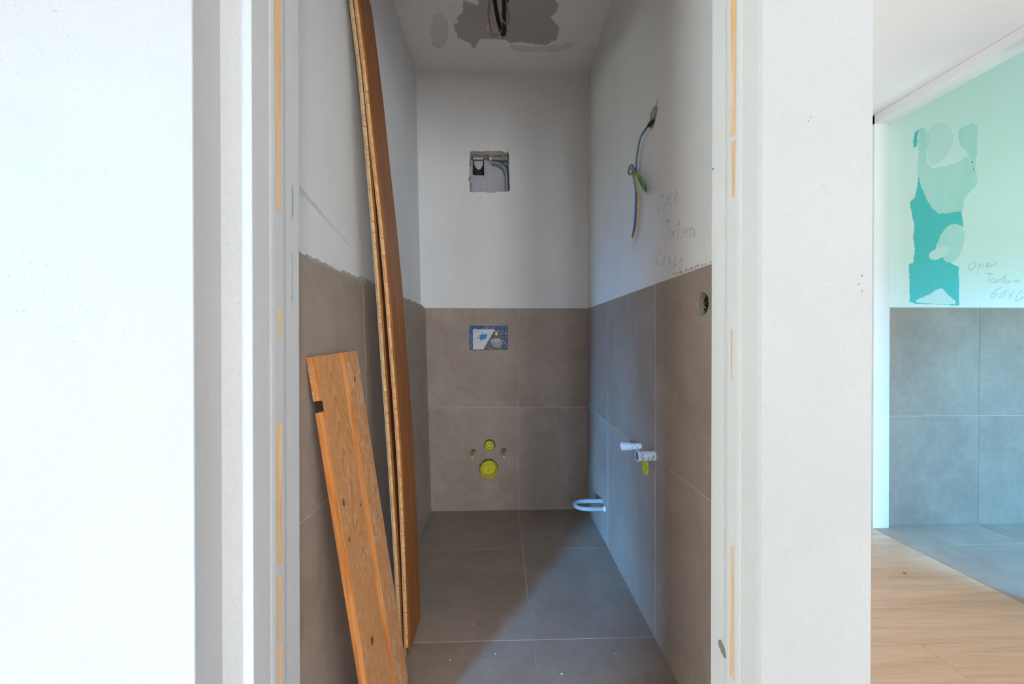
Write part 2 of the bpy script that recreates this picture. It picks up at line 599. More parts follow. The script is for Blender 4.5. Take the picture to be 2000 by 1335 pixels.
# ---- outlines measured on the walls (metres, on each wall's own plane)
TEAL=[[2.3173,1.9317],[2.3339,1.869],[2.364,1.8038],[2.3955,1.7582],[2.4296,1.7283],[2.4976,1.7329],[2.5589,1.7453],[2.5687,1.7073],[2.5744,1.6547],[2.532,1.6741],[2.4844,1.6539],[2.4438,1.6142],[2.4277,1.5681],[2.417,1.5351],[2.458,1.4894],[2.5127,1.4503],[2.5469,1.4373],[2.5515,1.3319],[2.5521,1.2199],[2.4321,1.2262],[2.303,1.2285],[2.2691,1.2389],[2.2654,1.4489],[2.2884,1.4556],[2.2975,1.5278],[2.2878,1.5933],[2.2942,1.6654],[2.2804,1.7243],[2.2692,1.7897],[2.2962,1.8162],[2.3068,1.8687]]
TEAL2=[[2.3188,2.1896],[2.3055,2.1502],[2.303,2.0978],[2.2895,2.0911],[2.2853,2.1303],[2.2945,2.1762]]
MINT=[[2.3215,2.1897],[2.3664,2.1707],[2.3672,2.0005],[2.4555,1.9885],[2.5507,2.016],[2.6051,2.043],[2.6537,1.9055],[2.579,1.8192],[2.5658,1.7428],[2.4296,1.7283],[2.364,1.8038],[2.3174,1.9278],[2.3117,1.9866]]
MINT2=[[2.5497,2.1998],[2.6383,2.2275],[2.6522,2.1752],[2.6397,1.9646],[2.6051,2.0562],[2.5501,2.1211]]
FILL1=[[2.3731,2.1709],[2.4136,2.2239],[2.4747,2.2249],[2.509,2.173],[2.5026,2.0941],[2.4553,2.0279],[2.3807,2.0072]]
FILL2=[[2.4305,1.5549],[2.4506,1.6208],[2.498,1.6672],[2.5525,1.6611],[2.5801,1.6152],[2.5601,1.5164],[2.5195,1.4635],[2.4649,1.4697]]
FILL3=[[2.303,1.239],[2.3774,1.2787],[2.4453,1.3157],[2.4863,1.279],[2.5275,1.2291]]
FILL4=[[2.3764,1.502],[2.417,1.5351],[2.4781,1.5487],[2.4851,1.5159],[2.4309,1.4761],[2.3901,1.4758]]
HAND_BATH=[[[2.6435,1.459],[2.6217,1.4566],[2.6072,1.4424],[2.6048,1.426],[2.6146,1.4191],[2.634,1.4262],[2.646,1.4427],[2.6484,1.4567],[2.6387,1.4595]],[[2.6679,1.4475],[2.6607,1.424],[2.656,1.3959]],[[2.6655,1.4404],[2.6825,1.4522],[2.6922,1.4499],[2.6874,1.4382],[2.6753,1.4311]],[[2.7044,1.4406],[2.719,1.4431],[2.7263,1.4525],[2.7165,1.4548],[2.7093,1.4407],[2.7142,1.4337],[2.7239,1.436]],[[2.7336,1.4502],[2.7337,1.4361],[2.7506,1.4503],[2.7628,1.455],[2.7653,1.441]],[[2.7022,1.4008],[2.7534,1.3963]],[[2.7302,1.3951],[2.7243,1.3728],[2.7147,1.3469]],[[2.7511,1.3729],[2.7365,1.3634],[2.7366,1.3494],[2.7536,1.3494],[2.7633,1.3635],[2.7535,1.3729]],[[2.7706,1.3636],[2.7683,1.3483],[2.7853,1.3636],[2.795,1.3684]],[[2.8242,1.392],[2.8047,1.3708],[2.7951,1.3496]],[[2.795,1.3731],[2.8243,1.3756]],[[2.8097,1.3614],[2.8098,1.3497],[2.8244,1.3521],[2.8268,1.3615],[2.8121,1.3638]],[[2.8414,1.3615],[2.8293,1.3392]],[[2.8366,1.3498],[2.8537,1.3592]],[[2.8928,1.3618],[2.8732,1.3617],[2.8708,1.3523],[2.8879,1.3523]],[[2.8928,1.3665],[2.8978,1.3489]],[[2.8001,1.3215],[2.7734,1.312],[2.7491,1.2931],[2.737,1.2743],[2.7419,1.2638],[2.7614,1.272],[2.7662,1.2861],[2.7516,1.2861]],[[2.8271,1.3039],[2.8003,1.2909],[2.7858,1.2698],[2.7956,1.2651],[2.8175,1.284],[2.8271,1.3028]],[[2.8687,1.3006],[2.8323,1.2558]],[[2.8443,1.2864],[2.8591,1.2653]],[[2.9176,1.3054],[2.8957,1.2889],[2.8787,1.2583],[2.8861,1.2466],[2.9203,1.2678],[2.9129,1.2749]],[[2.9593,1.3032],[2.9373,1.2891],[2.9276,1.2679],[2.9375,1.2608],[2.957,1.2774],[2.9642,1.2962]]]
CPATCH=[[-0.1733,1.9254],[-0.1826,1.9963],[-0.2141,2.0255],[-0.2113,2.0545],[-0.2369,2.0739],[-0.2327,2.116],[-0.2226,2.1637],[-0.1697,2.1954],[-0.1415,2.242],[-0.1165,2.1938],[-0.1088,2.1644],[0.0303,2.1685],[0.0557,2.1928],[0.1117,2.1827],[0.1814,2.1916],[0.2521,2.204],[0.2747,2.182],[0.3093,2.1601],[0.3104,2.0841],[0.2803,2.0397],[0.2532,2.0114],[0.2771,1.9754],[0.2853,1.9345],[0.2623,1.909],[0.2248,1.8721],[0.0205,1.8418],[-0.1065,1.8576],[-0.1035,1.9496],[-0.1439,1.9343]]
CSM1=[[-0.341,2.0293],[-0.2755,2.0131],[-0.2639,2.1014],[-0.3047,2.2251],[-0.368,2.227]]
CSM2=[[0.056,2.2056],[0.1512,2.2114],[0.2779,2.2076],[0.3936,2.1784],[0.3788,2.2396],[0.2189,2.2534],[0.0764,2.2488]]
CRACK=[[-0.7902,0.7331],[-0.7675,0.7351],[-0.7372,0.7402],[-0.7174,0.7431],[-0.7105,0.7493],[-0.6914,0.7554],[-0.6722,0.7749],[-0.6453,0.7864],[-0.6338,0.7942],[-0.6031,0.7946],[-0.5761,0.7975],[-0.5568,0.7949],[-0.522,0.7969]]
SMEAR=[[0.8267,0.3959],[0.819,0.4038],[0.8094,0.3973],[0.8,0.3908],[0.7963,0.3843],[0.8037,0.3785],[0.8131,0.3806],[0.8228,0.3859]]
NICHE=[[-0.1795,2.1632],[-0.1634,2.168],[-0.1312,2.1676],[-0.1174,2.1641],[-0.0806,2.1692],[-0.0575,2.1668],[-0.0253,2.17],[0.0117,2.1696],[0.0255,2.1638],[0.0348,2.157],[0.0486,2.1664],[0.0546,2.1665],[0.0555,2.0743],[0.0592,2.0097],[0.0615,1.9544],[0.0601,1.929],[0.0439,1.9242],[-0.0069,1.9222],[-0.0438,1.9172],[-0.0715,1.9169],[-0.0991,1.9212],[-0.1406,1.9189],[-0.1682,1.9172],[-0.1797,1.9217],[-0.1819,1.9792],[-0.1888,1.9883],[-0.1874,2.0067],[-0.1819,2.016],[-0.1819,2.0896],[-0.1795,2.1264]]
BOWL=[[-0.0574,1.028],[-0.0344,1.0372],[-0.0098,1.0412],[0.0163,1.0249],[0.0148,1.0033],[0.0025,0.9849],[-0.0129,0.9803],[-0.0313,0.9864],[-0.0498,1.0018],[-0.0559,1.0157]]
BLUESQ=[[-0.1234,1.0587],[-0.0804,1.0679],[-0.0789,1.0387],[-0.1203,1.028]]
HAND_WC=[[[1.3152,1.5115],[1.3346,1.5051],[1.35,1.4907],[1.3531,1.4744],[1.3437,1.4652],[1.3253,1.4654],[1.3103,1.4797],[1.3057,1.4949],[1.3075,1.5063],[1.3176,1.5128]],[[1.2939,1.4717],[1.2996,1.4499],[1.3072,1.4211]],[[1.2882,1.471],[1.2757,1.4866],[1.2657,1.4842],[1.2634,1.473],[1.2728,1.4623],[1.2842,1.4696]],[[1.2509,1.4767],[1.2402,1.4774],[1.2375,1.4845],[1.2472,1.4879],[1.2547,1.4746],[1.2508,1.4583],[1.2374,1.4515]],[[1.2192,1.47],[1.2218,1.4552]],[[1.2218,1.4563],[1.2091,1.4763],[1.2056,1.4834],[1.199,1.4748],[1.199,1.4616],[1.2054,1.4429]],[[1.2839,1.4154],[1.2452,1.4009]],[[1.2654,1.4076],[1.2708,1.38],[1.2797,1.3519]],[[1.2478,1.3726],[1.2521,1.3588],[1.2477,1.349],[1.236,1.3501],[1.236,1.366],[1.2467,1.3727]],[[1.224,1.3639],[1.2275,1.3412]],[[1.2265,1.3544],[1.2163,1.3651],[1.2112,1.3659]],[[1.1825,1.3885],[1.1902,1.3624],[1.1985,1.3272]],[[1.2062,1.3801],[1.1839,1.3754]],[[1.1694,1.3523],[1.1624,1.3525],[1.16,1.3412],[1.1646,1.3296],[1.1765,1.33],[1.1775,1.3372]],[[1.143,1.3535],[1.1462,1.3396],[1.1416,1.3248]],[[1.1439,1.3369],[1.1327,1.3444],[1.1239,1.344]],[[1.1087,1.3439],[1.1173,1.3381],[1.1207,1.3246],[1.1108,1.32],[1.1023,1.3259]],[[1.1087,1.3439],[1.0981,1.3349],[1.1023,1.3238]],[[1.0911,1.3329],[1.0918,1.311]],[[1.3247,1.3291],[1.3432,1.3234],[1.362,1.305],[1.3652,1.2831]],[[1.3652,1.2881],[1.3512,1.2979],[1.3474,1.2959],[1.3556,1.2863]],[[1.2892,1.3058],[1.3066,1.2891],[1.3125,1.2758],[1.3007,1.2784],[1.2835,1.3022]],[[1.2611,1.2906],[1.2474,1.2637]],[[1.2475,1.2878],[1.2637,1.2644]],[[1.2033,1.2864],[1.2185,1.2695],[1.2261,1.2496]],[[1.2251,1.2573],[1.2108,1.2613],[1.2082,1.2586],[1.2184,1.2549]],[[1.1668,1.2723],[1.1835,1.2627],[1.1932,1.2492],[1.1883,1.2407],[1.1738,1.2478],[1.163,1.2629],[1.1739,1.2748]]]

# ================================================================== THE SETTING
YB = 2.42          # tile face of the back wall
XR = 0.5326        # tile face of the right wall
ZT = 1.222         # top of the tiling
ZM = 0.621
ZC = 2.647
J = 0.0013         # half a joint


def XL(y, z):      # tile face of the left wall (slightly out of plumb)
    return -0.411 - 0.0294 * z + 0.0073 * (y - 2.42)


def XP(y, z):      # plaster face of the left wall
    return -0.4732 - 0.0202 * (z - 1.2277) + 0.0073 * (y - 2.42)


# ---- floors
floor = structure(mk('floor', *box(-0.62, 0.69, 0.70, 2.56, -0.12, -0.0022), 'grout'))
xs = [-0.55, 0.1125, 0.545]
ysr = [0.72, 0.766, 1.367, 1.968, 2.425]
for i in range(2):
    for k in range(1, 4):
        x0, x1, y0, y1 = xs[i] + J, xs[i + 1] - J, ysr[k] + J, ysr[k + 1] - J
        mk('tile', *slab([(x0, y0, 0), (x1, y0, 0), (x1, y1, 0), (x0, y1, 0)], (0, 0, 1), 0.010), 'tile_floor', floor)

hall_floor = structure(mk('floor', *box(-4.7, 2.041, -5.1, 2.30, -0.12, -0.012), 'glue'))
hall_floor.location.z = -0.12
k = 0
y = 2.2015
while y > -1.0:
    y0, y1 = y - 0.1785, y
    # staggered boards running across the hall
    x = 2.0405
    first = [0.62, 1.9, 1.15, 1.55, 0.8][k % 5]
    while x > -0.9:
        ln = first if first else 1.9
        first = None
        xa = max(x - ln, -0.95)
        lo = 0.672 if y1 > 0.72 else xa
        if y1 <= 0.72 or x > 0.70:
            xa2 = max(xa, lo)
            mk('floor_plank', *slab([(xa2, y0 + 0.0004, 0), (x - 0.0006, y0 + 0.0004, 0), (x - 0.0006, y1 - 0.0004, 0), (xa2, y1 - 0.0004, 0)], (0, 0, 1), 0.0118, 0.0008), 'oak', hall_floor)
        x = xa
    y = y0
    k += 1
mk('floor_covering', *box(-4.65, -0.951, -5.05, 0.69, -0.0118, 0), 'oak', hall_floor)
mk('floor_covering', *box(-0.9505, 2.0405, -4.25, -1.20, -0.0118, 0), 'oak', hall_floor)

bath_floor = structure(mk('floor', *box(2.042, 4.35, 0.20, 2.30, -0.12, -0.0022), 'grout'))
bx = [2.0425, 2.664, 3.265, 3.866, 4.3]
by = [0.30, 0.738, 1.339, 1.940, 2.152]
for i in range(4):
    for k in range(4):
        x0, x1, y0, y1 = bx[i] + J, bx[i + 1] - J, by[k] + J, by[k + 1] - J
        mk('tile', *slab([(x0, y0, 0), (x1, y0, 0), (x1, y1, 0), (x0, y1, 0)], (0, 0, 1), 0.010), 'tile_floor', bath_floor)

# ---- back wall with the cut-out niche
wall_back = structure(mk('wall_back', *box(-0.62, 0.69, YB + 0.004, YB + 0.16, -0.1, ZC), 'plaster_in'))
nich = jag(NICHE, 0.0022, 0.008)
cut(wall_back, *prism(nich, lambda p, k: (p[0], YB - 0.02 if k == 0 else YB + 0.095, p[1])))
mk('grout_bed', *box(-0.50, 0.55, YB + 0.0022, YB + 0.0039, 0, ZT - 0.001), 'grout', wall_back)
bt = {}
bxs = [-0.49, 0.1125, 0.545]
bzs = [0.0, ZM, ZT]
for i in range(2):
    for k in range(2):
        x0, x1, z0, z1 = bxs[i] + J, bxs[i + 1] - J, bzs[k] + J, bzs[k + 1] - J
        bt[i, k] = mk('tile', *slab([(x0, YB, z0), (x1, YB, z0), (x1, YB, z1), (x0, YB, z1)], (0, -1, 0), 0.0018 if False else 0.0035), 'tile', wall_back)
gb = [c for c in wall_back.children if c.name.startswith('grout_bed')][0]


def disc_poly(cx, cz, r, n=20, a0=0.0):
    return [(cx + r * math.cos(a0 + 2 * PI * k / n), cz + r * math.sin(a0 + 2 * PI * k / n)) for k in range(n)]


CAPS = ((-0.0626, 0.394, 0.031), (-0.0658, 0.252, 0.0545))
RODS = ((-0.1582, 0.361), (0.0239, 0.3625))
holes = [disc_poly(CAPS[0][0] + 0.001, CAPS[0][1] + 0.002, 0.0345, 24),
         disc_poly(CAPS[1][0] - 0.001, CAPS[1][1] + 0.002, 0.0605, 8, PI / 8)] + [disc_poly(x, z, 0.0125, 18) for x, z in RODS]
for h in holes:
    for o in (bt[0, 0], gb, wall_back):
        cut(o, *prism(h, lambda p, k: (p[0], YB - 0.05 if k == 0 else YB + 0.07, p[1])))
PAN = (-0.1822, 0.0480, 0.9695, 1.1140)
ph = jag([(PAN[0], PAN[2]), (PAN[1], PAN[2]), (PAN[1], PAN[3]), (PAN[0], PAN[3])], 0.0012, 0.012)
for o in (bt[0, 1], gb, wall_back):
    cut(o, *prism(ph, lambda p, k: (p[0], YB - 0.05 if k == 0 else YB + 0.06, p[1])))
# raw edge of the plaster around the niche
for seg_ in (NICHE[:11], NICHE[22:28]):
    mb = MB()
    pts = [(p[0], p[1]) for p in seg_]
    mid = Vector((-0.06, 2.04))
    out_, in_ = [], []
    for p in pts:
        d = (mid - Vector(p)).normalized()
        q0 = Vector(p) - d * 0.002
        q1 = Vector(p) + d * (0.014 + random.uniform(-0.003, 0.003) if seg_ is NICHE[:11] or True else 0.006)
        out_.append((q0.x, YB + 0.006, q0.y))
        in_.append((q1.x, YB + 0.034, q1.y))
    n_ = len(pts)
    mb.add(out_ + in_, [(i, i + 1, n_ + i + 1, n_ + i) for i in range(n_ - 1)])
    mb.make('broken_plaster_edge', 'rawplaster', wall_back, fixn=False)
# pale bead of filler along the ceiling joint
v, f = box(-0.505, 0.5376, YB - 0.002, YB + 0.004, ZC - 0.011, ZC)
mk('corner_bead', v, f, 'ceiling_hall', wall_back)

# ---- left wall
def left_block(fx, y0, y1, z0, z1, back=-0.64):
    v = [(back, y0, z0), (fx(y0, z0), y0, z0), (fx(y1, z0), y1, z0), (back, y1, z0),
         (back, y0, z1), (fx(y0, z1), y0, z1), (fx(y1, z1), y1, z1), (back, y1, z1)]
    return v, HEXF


wall_left = structure(mk('wall_left', *left_block(XP, 0.86, 2.43, -0.1, ZC), 'plaster_in'))
v = []
for (yy, zz) in ((0.862, 0), (2.42, 0), (2.42, ZT - 0.002), (0.862, ZT - 0.002)):
    v.append((XP(yy, zz) - 0.003, yy, zz))
for (yy, zz) in ((0.862, 0), (2.42, 0), (2.42, ZT - 0.002), (0.862, ZT - 0.002)):
    v.append((XL(yy, zz) - 0.0022, yy, zz))
mk('grout_bed', v, HEXF, 'grout', wall_left)
nl = Vector((1, -0.0073, 0.0294)).normalized()
lys = [0.865, 1.3475, 1.9375, 2.4195]
for i in range(3):
    for k in range(2):
        y0, y1, z0, z1 = lys[i] + J, lys[i + 1] - J, (0.0, ZM)[k] + J, (ZM, ZT)[k] - J
        mk('tile', *slab([(XL(a, b), a, b) for a, b in ((y0, z0), (y1, z0), (y1, z1), (y0, z1))], nl, 0.0085), 'tile', wall_left)
# mortar squeezed out along the top of the tiles
mb = MB()
n_ = 120
top, bot, inn = [], [], []
for i in range(n_ + 1):
    yy = 0.866 + (2.415 - 0.866) * i / n_
    h = 0.006 + 0.012 * random.random() * (0.5 + 0.5 * math.sin(i * 0.9) ** 2)
    if 40 < i < 70 and random.random() < 0.35:
        h += 0.010
    bot.append((XL(yy, ZT) - 0.001 + random.uniform(-0.001, 0.002), yy, ZT - 0.003 - random.uniform(0, 0.004)))
    top.append((XL(yy, ZT) - 0.010 - random.uniform(0, 0.006), yy, ZT + h * 0.8))
    inn.append((XP(yy, ZT) + 0.0005, yy, ZT + h + 0.006))
m3 = n_ + 1
f = []
for i in range(n_):
    f += [(i, i + 1, m3 + i + 1, m3 + i), (m3 + i, m3 + i + 1, 2 * m3 + i + 1, 2 * m3 + i)]
mb.add(bot + top + inn, f)
mb.make('mortar_line', 'mortar', wall_left, fixn=False)
# two long pencil-grey dirt strokes from a straightedge
mb = MB()
for (a, b) in (((0.875, 1.415), (1.30, 1.335)), ((0.875, 1.425), (1.12, 1.375))):
    pts = [(XP(a[0] + (b[0] - a[0]) * t, a[1] + (b[1] - a[1]) * t), a[0] + (b[0] - a[0]) * t, a[1] + (b[1] - a[1]) * t) for t in (0, .25, .5, .75, 1)]
    ribbon_mesh(mb, pts, (1, 0, 0.02), 0.004, 0.0006)
tag(mb.make('scuff_line', plain('beige_scuff', (0.60, 0.575, 0.53), 0.9), wall_left, fixn=False), kind='stuff')

# ---- right wall
wall_right = structure(mk('wall_right', *box(XR + 0.005, 0.669, 0.862, 2.56, -0.1, ZC), 'plaster_in'))
gbr = mk('grout_bed', *box(XR + 0.0022, XR + 0.0049, 0.862, YB, 0, ZT - 0.001), 'grout', wall_right)
rys = [0.865, 1.3575, 1.9585, 2.4185]
rt_ = {}
for i in range(3):
    for k in range(2):
        y0, y1, z0, z1 = rys[i] + J, rys[i + 1] - J, (0.0, ZM)[k] + J, (ZM, ZT)[k] - J
        rt_[i, k] = mk('tile', *slab([(XR, a, b) for a, b in ((y0, z0), (y0, z1), (y1, z1), (y1, z0))], (-1, 0, 0), 0.0045), 'tile', wall_right)
SOCK = ((1.040, 1.1235), (0.969, 1.1235))
for (sy, sz) in SOCK:
    for o in (rt_[0, 1], gbr, wall_right):
        cut(o, *prism(disc_poly(sy, sz, 0.0352, 28), lambda p, k: (XR - 0.05 if k == 0 else XR + 0.06, p[0], p[1])))
for o in (rt_[2, 0], gbr, wall_right):
    cut(o, *prism(disc_poly(2.207, 0.163, 0.017, 20), lambda p, k: (XR - 0.05 if k == 0 else XR + 0.06, p[0], p[1])))
mb = MB()
for s in HAND_WC:
    ribbon_mesh(mb, [(XR + 0.005, a, b) for a, b in s], (-1, 0, 0), 0.0019, 0.0004)
tag(mb.make('handwriting', 'ink', wall_right, fixn=False), 'handwritten words Open Tortora 60x60', kind='stuff')
mb = MB()
n_ = 46
for i in range(n_):
    yy = 0.87 + 0.36 * (i / n_) ** 1.3
    h = (0.017 if i < 16 else 0.009) * random.random() + 0.002
    if random.random() < 0.72:
        w = random.uniform(0.003, 0.008)
        z0 = ZT + random.uniform(0.001, 0.006)
        lump(mb, (XR + 0.0048, yy, z0 + h / 2), 0.0022, w * 0.7, h * 0.6)
tag(mb.make('mortar_crumbs', 'mortar_pale', wall_right), kind='stuff')

# ---- wall with the doorway, hall side
XJ0, XJ1 = -0.424, 0.4615
YD0, YD1 = 0.70, 0.86


def chamfer_block(x0, x1, y0, y1, z0, z1, c=0.004, left=True, right=True, cr=None):
    """wall block, its two front vertical corners slightly rounded"""
    poly = []
    if left:
        poly += [(x0, y0 + c), (x0 + c, y0)]
    else:
        poly += [(x0, y0)]
    if right:
        cr = cr or c
        poly += [(x1 - cr, y0), (x1, y0 + cr)]
    else:
        poly += [(x1, y0)]
    poly += [(x1, y1), (x0, y1)]
    return prism(poly, lambda p, k: (p[0], p[1], z0 if k == 0 else z1))


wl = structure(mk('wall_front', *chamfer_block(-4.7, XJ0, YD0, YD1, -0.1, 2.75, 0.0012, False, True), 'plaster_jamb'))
v, f = chamfer_block(XJ1, 0.669, YD0, YD1, -0.1, 2.75, 0.005, cr=0.0012)
wp = structure(mk('wall_front', v, f, None, mats=['plaster_pillar', 'plaster_jamb_right'], fm=[0] * (len(f) - 1) + [1]))
wt = structure(mk('wall_front', *box(XJ0, XJ1, YD0, YD1, 2.10, 2.75), 'plaster_hall'))
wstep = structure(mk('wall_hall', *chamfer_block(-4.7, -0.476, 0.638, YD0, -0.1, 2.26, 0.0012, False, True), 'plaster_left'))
mb = MB()
ribbon_mesh(mb, [(a, 0.638, b) for a, b in CRACK], (0, -1, 0), 0.0008, 0.0004, 8)
mb.make('crack', plain('dark_crack', (0.38, 0.40, 0.42), 0.9), wstep, fixn=False)

# wooden sub-frame showing through the plaster of the jambs
def batten(name, X, side, marks):
    y0, y1 = 0.752, 0.806
    d = 0.0022 * side
    poly = [(X - 0.02 * side, y0), (X, y0), (X + d * 0.6, y0 + 0.004), (X + d, y0 + 0.012), (X + d, y1 - 0.012), (X + d * 0.6, y1 - 0.004), (X, y1), (X - 0.02 * side, y1)]
    o = structure(mk(name, *prism(poly, lambda p, k: (p[0], p[1], 0 if k == 0 else 2.09)), 'plaster_jamb' if side > 0 else 'plaster_jamb_right'))
    for (za, zb, wa, wb, yo) in marks:
        n = 60
        L, R, f = [], [], []
        for i in range(n + 1):
            t = i / n
            z = za + (zb - za) * t
            w = (wa + (wb - wa) * t) * (0.85 + 0.3 * random.random())
            L.append((X + d * 1.25, 0.777 + yo - w / 2 + random.uniform(-0.0008, 0.0008), z))
            R.append((X + d * 1.25, 0.777 + yo + w / 2 + random.uniform(-0.0008, 0.0008), z))
        for i in range(n):
            f.append((i, i + 1, n + 2 + i, n + 1 + i))
        mk('bare_wood', L + R, f, 'batten', o, fixn=False)
    return o


batten('trim_1', XJ0, 1, ((1.275, 1.80, 0.014, 0.026, 0), (0.46, 0.58, 0.014, 0.018, 0), (0.60, 0.87, 0.016, 0.022, 0.001), (1.03, 1.09, 0.008, 0.014, 0.003), (0.36, 0.45, 0.014, 0.020, 0.001)))
batten('trim_2', XJ1, -1, ((1.31, 1.42, 0.008, 0.013, 0), (1.43, 1.80, 0.014, 0.022, 0), (0.36, 0.62, 0.014, 0.008, 0), (0.95, 1.05, 0.003, 0.005, 0.004)))
for X, side, par, nm in ((XJ0, 1, wl, 'left'), (XJ1, -1, wp, 'right')):
    mb = MB()
    zc = 0.36
    while zc < 1.66:
        h = random.uniform(0.02, 0.12)
        ribbon_mesh(mb, [(X, 0.8075 + random.uniform(-0.0004, 0.0004), zc + h * t) for t in (0, 0.33, 0.66, 1)], (side, 0, 0), 0.0007, 0.0003)
        zc += h + random.uniform(0.0, 0.03)
    tag(mb.make('joint_crack', plain('brown_crack_' + nm, (0.58, 0.49, 0.40), 0.9), par, fixn=False), kind='stuff')
# marks on the jambs and the pillar
mk('mortar_smear', *prism(jag(SMEAR, 0.0015, 0.004), lambda p, k: (XJ1 + (0.002 if k == 0 else -0.003), p[0], p[1])), 'mortar', wp)
mb = MB()
for (x, z) in ((0.6488, 1.142), (0.646, 1.131), (0.647, 1.1173), (0.5814, 1.3008), (0.551, 1.4225)):
    for _ in range(2):
        r = random.uniform(0.0006, 0.0016)
        cx, cz = x + random.uniform(-0.004, 0.004), z + random.uniform(-0.004, 0.004)
        mb.add(*prism(jag(disc_poly(cx, cz, r, 7), r * 0.2, r), lambda p, k: (p[0], YD0 + (0.001 if k == 0 else -0.0007), p[1])))
tag(mb.make('chipped_spots', plain('brown_chip', (0.36, 0.29, 0.24), 0.9), wp), kind='stuff')
mb = MB()
for pts in ([(0.8375, 1.345), (0.836, 1.30), (0.838, 1.285)], [(0.832, 1.345), (0.8335, 1.31), (0.831, 1.27)], [(0.834, 1.335), (0.837, 1.32), (0.832, 1.30), (0.8365, 1.285)],
            [(0.8315, 1.21), (0.832, 1.16), (0.8315, 1.10)], [(0.826, 1.112), (0.832, 1.115), (0.838, 1.122)]):
    ribbon_mesh(mb, [(XJ0, a, b) for a, b in pts], (1, 0, 0), 0.0014, 0.0005)
tag(mb.make('chalk_scribble', 'ink_blue', wl, fixn=False), kind='stuff')
mb = MB()
for z in (0.955, 0.935, 0.91, 0.875, 0.852):
    ribbon_mesh(mb, [(XJ0, 0.770 + random.uniform(0, 0.003), z + 0.006), (XJ0, 0.768, z), (XJ0, 0.773, z - 0.005)], (1, 0, 0), 0.0018, 0.0008)
ribbon_mesh(mb, [(XJ0, 0.772, 0.862), (XJ0, 0.769, 0.852), (XJ0, 0.773, 0.842), (XJ0, 0.777, 0.85), (XJ0, 0.773, 0.855)], (1, 0, 0), 0.0018, 0.0008)
tag(mb.make('chalk_letters', 'ink_blue', wl, fixn=False), kind='stuff')

# ---- ceilings
ceil = structure(mk('ceiling', *box(-0.64, 0.69, 0.86, 2.58, ZC, ZC + 0.1), 'ceiling_in'))
mk('filler_patch', *prism(jag(CPATCH, 0.004, 0.010), lambda p, k: (p[0], p[1], ZC + 0.001 if k == 0 else ZC - 0.0008)), 'filler', ceil)
for c in (CSM1, CSM2):
    mk('filler_smear', *prism(jag(smooth_poly(c, 2), 0.012, 0.022), lambda p, k: (p[0], p[1], ZC + 0.001 if k == 0 else ZC - 0.0004)), 'filler_pale', ceil)
ceil2 = structure(mk('ceiling', *box(-4.7, 2.22, -5.1, 0.70, 2.254, 2.34), 'ceiling_hall'))
ceil3 = structure(mk('ceiling', *box(0.669, 2.22, 0.70, 2.30, 2.254, 2.34), 'ceiling_hall'))

# ---- the rest of the hall and the room behind the camera
structure(mk('wall_end', *box(0.669, 0.89, 2.20, 2.30, -0.1, 2.26), 'plaster_hall'))
structure(mk('wall_end', *box(1.71, 2.041, 2.20, 2.30, -0.1, 2.26), 'plaster_hall'))
structure(mk('wall_end', *box(0.89, 1.71, 2.20, 2.30, 2.17, 2.26), 'plaster_hall'))
W1 = (0.46, 0.78)
W2 = (1.19, 1.91)
structure(mk('wall_window', *box(-1.13, W1[0], -4.32, -4.2, -0.1, 2.26), 'plaster_hall'))
structure(mk('wall_window', *box(W1[1], W2[0], -4.32, -4.2, -0.1, 2.26), 'plaster_hall'))
structure(mk('wall_window', *box(W2[1], 2.16, -4.32, -4.2, -0.1, 2.26), 'plaster_hall'))
structure(mk('wall_window', *box(W2[0], W2[1], -4.32, -4.2, 2.22, 2.26), 'plaster_hall'))
structure(mk('wall_window', *box(W2[0], W2[1], -4.32, -4.2, -0.1, 0.28), 'plaster_hall'))
structure(mk('wall_window', *box(W1[0], W1[1], -4.32, -4.2, 2.24, 2.26), 'plaster_hall'))
structure(mk('wall_blocker', *box(-1.13, -1.03, -5.0, -1.0, -0.1, 2.26), 'plaster_hall'))  # unseen wall, placed to cut off one side of the blue beam
structure(mk('wall_far', *box(-4.7, -4.11, -5.1, -5.0, -0.1, 2.26), 'plaster_hall'))
structure(mk('wall_far', *box(-3.59, -1.03, -5.1, -5.0, -0.1, 2.26), 'plaster_hall'))
structure(mk('wall_far', *box(-4.11, -3.59, -5.1, -5.0, 2.18, 2.26), 'plaster_hall'))
for y0, y1, z0, z1 in ((-5.1, -1.92, -0.1, 2.26), (-0.28, 0.86, -0.1, 2.26), (-1.92, -0.28, -0.1, 0.58), (-1.92, -0.28, 2.22, 2.26)):
    structure(mk('wall_outer', *box(-4.8, -4.7, y0, y1, z0, z1), 'plaster_hall'))
for y0, y1, z0, z1 in ((-4.32, -2.38, -0.1, 2.26), (-1.12, 1.46, -0.1, 2.26), (-2.38, -1.12, -0.1, 0.62), (-2.38, -1.12, 2.18, 2.26)):
    structure(mk('wall_bathroom', *box(2.041, 2.13, y0, y1, z0, z1), 'plaster_hall'))
hdr = structure(mk('wall_header', *box(2.041, 2.13, 1.46, 2.14, 2.205, 2.2535), 'plaster_hall'))
mk('shadow_line_strip', *box(2.0402, 2.042, 1.46, 2.13, 2.2525, 2.2542), 'grey_plastic', hdr)  # grey strip, coloured to stand for the shade in a gap
structure(mk('wall_jamb', *box(2.041, 2.13, 2.128, 2.26, -0.1, 2.2535), 'plaster_hall'))

